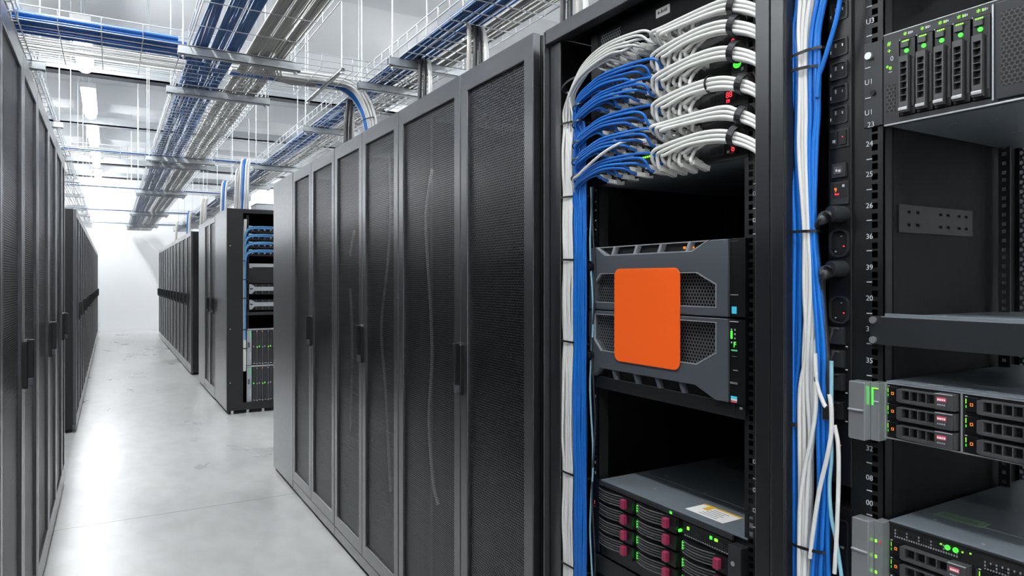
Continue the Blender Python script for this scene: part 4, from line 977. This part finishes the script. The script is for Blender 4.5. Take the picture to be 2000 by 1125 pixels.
lid = MB().box(0, .476, -.003, .40, .131, .1335, 'sheet').build('lid', t, bevel=.0006)
cs = [on_z(u, v, Z4 + .134) for u, v in ((1825, 1005), (1842, 998), (1933, 1023), (1918, 1031))]
lx = [Y4 - c[1] for c in cs]; ly = [c[0] - 1.0 for c in cs]
x0, x1 = (lx[0] + lx[1]) / 2, (lx[2] + lx[3]) / 2; y0, y1 = (ly[0] + ly[3]) / 2, (ly[1] + ly[2]) / 2
b = MB(); b.box(x0, x1, y0, y1, .1336, .1340, 'greenlabel')
for i in range(4): b.box(x0 + .006, x1 - .008, y0 + .005 + i * (y1 - y0 - .010) / 4, y0 + .0062 + i * (y1 - y0 - .010) / 4, .1340, .1342, 'ink')
b.build('lid_label', lid)['label'] = 'pale green foil label'
b = MB(); b.box(.03, .42, .082, .0835, .1335, .1342, 'bezeledge')
for x, y in ((.035, .055), (.16, .06), (.12, .012), (.18, .02)): b.cyl((x, y, .1335), (x, y, .1343), .0025, 8, 'silver')
b.build('lid_marks', lid)
b = MB(); b.box(0, .476, -.002, .002, 0, .131, 'port'); b.box(0, .476, -.004, -.001, .129, .131, 'plastic2'); b.box(.1185, .1215, -.005, -.001, 0, .104, 'plastic2'); b.build('front_frame', t)
b = MB()
for i in range(26):
    for j in range(3): b.box(.008 + .0034 * i, .0098 + .0034 * i, -.003, -.001, .110 + .0045 * j, .1125 + .0045 * j, 'plastic2' if (i * j) % 5 else 'bezeledge')
b.build('vent_strip', t); b = MB()
for i in range(30):
    for j in range(3): b.box(.128 + .0034 * i, .1298 + .0034 * i, -.003, -.001, .106 + .0045 * j, .1085 + .0045 * j, 'plastic2' if (i * j) % 4 else 'bezeledge')
b.build('vent_strip', t)
b = MB(); b.cyl((.082, -.004, .1195), (.082, -.001, .1195), .0036, 10, 'green'); b.cyl((.0925, -.004, .1195), (.0925, -.001, .1195), .0036, 10, 'green'); b.box(.072, .0745, -.003, -.001, .120, .1225, 'lime'); b.box(.100, .102, -.003, -.001, .1185, .1205, 'lime'); b.box(.110, .112, -.003, -.001, .120, .122, 'lime'); b.build('status_lights', t)
for c in range(4):
    for r in range(4):
        if c == 1 and r == 3: pass
        carrier(t, .0025 + .1190 * c, .004 + .0262 * r, .1130, .0245, c == 0)
ear(t, -.040, -.013, .0, .036, .133, 2)

# ------------------------------------------------------------------ the open rack turned to the cross aisle
FX, FY = .946, 6.92
rk = thing('open_rack', 'far open rack turned towards the cross aisle with blue cable loops', 'server rack', (FX, FY, 0), 0)
FW, FH, FD = .80, 1.955, .84
b = MB(); b.box(0, .145, 0, .02, .035, FH, 'dark'); b.build('side_post', rk, bevel=.002)
b = MB(); b.box(FW - .1, FW, 0, .02, .035, FH, 'dark'); b.build('side_post', rk, bevel=.002)
b = MB(); b.box(.145, FW - .1, 0, .02, 1.915, FH, 'dark'); b.box(0, FW, .02, FD, FH - .012, FH, 'paint'); b.build('top_frame', rk, bevel=.002)
b = MB(); b.box(.145, FW - .1, 0, .02, .035, .105, 'dark'); b.box(.15, FW - .1, -.002, 0, .10, .103, 'plastic2'); b.box(.02, FW - .02, .02, FD - .02, .004, .035, 'inner'); b.build('base', rk, bevel=.002)
for x in (.05, .19, .33): MB().cyl((x, .03, 0), (x, .03, .05), .016, 10, 'silver').build('levelling_foot', rk)
MB().box(0, .004, .02, FD, .035, FH - .012, 'paint').build('side_panel', rk, bevel=.001)
b = MB(); b.box(FW - .004, FW, .02, FD, .035, FH - .012, 'inner'); b.box(.004, FW - .004, FD - .004, FD, .035, FH - .012, 'inner'); b.build('rear_panel', rk)
b = MB(); rail(b, .182, .205, .1, 1.9, .05); b.build('mounting_rail', rk)
b = MB(); rail(b, FW - .15, FW - .127, .1, 1.9, .05); b.build('mounting_rail', rk)
b = MB()
for x, z in ((.03, .81), (.03, .30), (.03, 1.6)): b.cyl((x, -.0015, z), (x, 0, z), .006, 8, 'silver')
b.build('panel_screws', rk)
FXE = FX + .206; FWE = FW - .36
def far(name, label, cat, z): return thing(name, label, cat, (FXE, FY + .05, z), 0)
for i, z in enumerate((1.735, 1.66, 1.585, 1.51)):
    t = thing('network_switch', '%s switch behind blue cable loops in the far turned rack' % ['topmost', 'second', 'third', 'lowest'][i], 'network switch', (FXE, FY + .05, z), 0, 'switches of the far turned rack')
    MB().box(0, FWE, 0, .4, 0, .044, 'plastic').build('chassis', t, bevel=.001)
    b = MB(); ports(b, .02, FWE - .05, .008, .036, 20, 2); b.build('port_block', t)
    for k in range(7):
        z0 = z + .055 - .007 * (k % 4); xo = FXE + .03 + .055 * k
        p = smooth([(xo, FY + .045, z + .02), (xo - .01, FY + .01, z + .03), (xo - .04, FY - .006 - .004 * (k % 3), z0), (FX + .23, FY - .008 - .005 * (k % 3), z0 - .004), (FX + .185, FY + .0, z0 - .03), (FX + .164 + .003 * (k % 4), FY + .012, z0 - .09), (FX + .160 + .004 * (k % 4), FY + .022, z0 - .18), (FX + .158 + .004 * (k % 4), FY + .022, 1.2), (FX + .158 + .004 * (k % 4), FY + .022, .7)], 6)
        o = tag(MB().tube(p, .0045, 6, 'blue2' if k % 2 else 'cyan').build('patch_cable', origin=p[0]), 'blue patch cable looping left from the %s switch of the far turned rack' % ['topmost', 'second', 'third', 'lowest'][i], 'patch cable', 'blue cables of the %s far switch' % ['topmost', 'second', 'third', 'lowest'][i])
        plug(o, (xo, FY + .035, z + .022), (0, -1, .2), (0, 0, 1), p[0])
for k in range(5):
    x = FX + .150 + .005 * k
    p = smooth([(x + .01, FY + .03, 1.86), (x, FY + .024, 1.6)] + [(x + .002 * math.sin(i * 1.7 + k), FY + .024, 1.45 - .15 * i) for i in range(8)], 4)
    tag(MB().tube(p, .0045, 6, 'white').build('network_cable', origin=p[0]), 'white cable running down the left side of the far turned rack', 'cable', 'white cables of the far turned rack')
for i, z in enumerate((1.46, 1.28, 1.10, .80, .62)):
    tag(MB().band((FX + .166, FY + .023, z), (0, 0, 1), (1, 0, 0), (0, 1, 0), .021, .012, .008, .002, n=12).build('cable_tie'), 'black tie on the far turned rack cables, %s from the top' % ['first', 'second', 'third', 'fourth', 'fifth'][i], 'cable tie', 'ties of the far turned rack')
t = far('rack_console', 'grey framed console with dark screen in the far turned rack', 'console', 1.245)
b = MB(); b.box(0, FWE, -.012, .03, .155, .19, 'bezeledge'); b.box(0, .03, -.012, .004, .145, .155, 'bezeledge'); b.build('top_frame', t, bevel=.002)
b = MB(); b.box(.0, FWE, .004, .02, 0, .155, 'plastic'); b.box(.225, .240, -.006, .004, 0, .155, 'bezel'); b.build('screen', t)
for i, (z, nm) in enumerate(((1.135, 'upper'), (.985, 'lower'))):
    t = far('rack_server', '%s grey eared server in the far turned rack' % nm, 'server', z)
    MB().box(0, FWE, .0, .6, 0, .10, 'plastic').build('chassis', t)
    MB().prism([[(0, .10), (.02, .10), (.055, .075), (FWE, .075), (FWE, .035), (.05, .035), (.02, .006), (0, .006)], [(.006, .05), (.030, .05), (.034, .055), (.030, .060), (.006, .060)]], -.02, 0, 'bezeledge').build('front_bezel', t, bevel=.002)
    b = MB()
    for k in range(5): b.box(.06 + .06 * k, .066 + .06 * k, -.012, 0, .005, .098, 'bezel')
    b.build('bezel_ribs', t)
t = far('rack_shelf', 'dark shelf lip under the grey servers of the far turned rack', 'shelf', .935)
MB().box(-.02, FWE, -.006, .5, 0, .03, 'plastic2').build('shelf_tray', t, bevel=.001)
for i, (z, nm) in enumerate(((.455, 'upper'), (.10, 'lower'))):
    t = far('blade_server', '%s blade server with upright modules and green lights in the far rack' % nm, 'server', z)
    b = MB(); b.box(0, FWE, 0, .6, 0, .345, 'plastic'); b.box(-.02, FWE, -.006, 0, .335, .35, 'bezeledge'); b.build('chassis', t)
    b = MB(); b.box(-.022, .022, -.012, 0, 0, .333, 'bezeledge'); b.box(.004, .016, -.016, -.012, .05, .12, 'mark'); b.box(-.012, .006, -.016, -.012, .17, .22, 'bezel'); b.box(.006, .016, -.016, -.011, .26, .325, 'pad'); b.build('power_module', t, bevel=.002)
    for k in range(7):
        d = MB(); x = .030 + .052 * k; d.box(x, x + .034, -.010, 0, .006, .330, 'plastic2'); d.box(x + .036, x + .048, -.014, 0, .004, .332, 'handle'); d.box(x + .036, x + .048, -.0155, -.014, .004, .014, 'mark'); d = d.build('blade', t, bevel=.001)
        g = MB(); g.box(x + .006, x + .016, -.012, -.010, .170, .182, 'green' if (k + i) % 2 else 'mark'); g.box(x + .038, x + .046, -.0165, -.014, .165, .177, 'lime' if (k + i) % 2 == 0 else 'mark'); g.box(x + .036, x + .044, -.0165, -.014, .318, .326, 'amber' if k == 1 else 'mark'); g.box(x + .006, x + .026, -.012, -.010, .010, .015, 'mark'); g.build('status_light', d)
# flat box lying on top of the turned rack
t = thing('cable_box', 'flat pale steel box lying on top of the far turned rack', 'box', (FX + .27, FY + .02, FH), 0)
MB().box(0, .45, 0, .3, 0, .055, 'galv').build('box_body', t, bevel=.003); MB().box(-.004, .454, -.004, .304, .055, .062, 'sheet').build('box_lid', t)

# ------------------------------------------------------------------ camera, sky, view
cam = bpy.data.cameras.new('camera'); co = bpy.data.objects.new('camera', cam); COL.objects.link(co)
co.location = (0, 0, EYE); co.rotation_euler = (PI / 2, 0, -YAW)
cam.sensor_width = 36; cam.lens = 36 * FPX / 2000; cam.shift_y = -(562.5 - HOR) / 2000; cam.clip_start = .02; cam.clip_end = 100
sc = bpy.context.scene; sc.camera = co
w = bpy.data.worlds.new('dim surroundings'); sc.world = w; w.use_nodes = True
w.node_tree.nodes['Background'].inputs[0].default_value = (.9, .95, 1, 1); w.node_tree.nodes['Background'].inputs[1].default_value = .02
sc.view_settings.view_transform = 'Standard'; sc.view_settings.look = 'None'; sc.view_settings.gamma = 1.0; sc.view_settings.use_curve_mapping = False
sc.view_settings.exposure = 1.15
sc.cycles.transparent_max_bounces = 16; sc.cycles.max_bounces = 8; sc.cycles.diffuse_bounces = 5; sc.cycles.glossy_bounces = 4
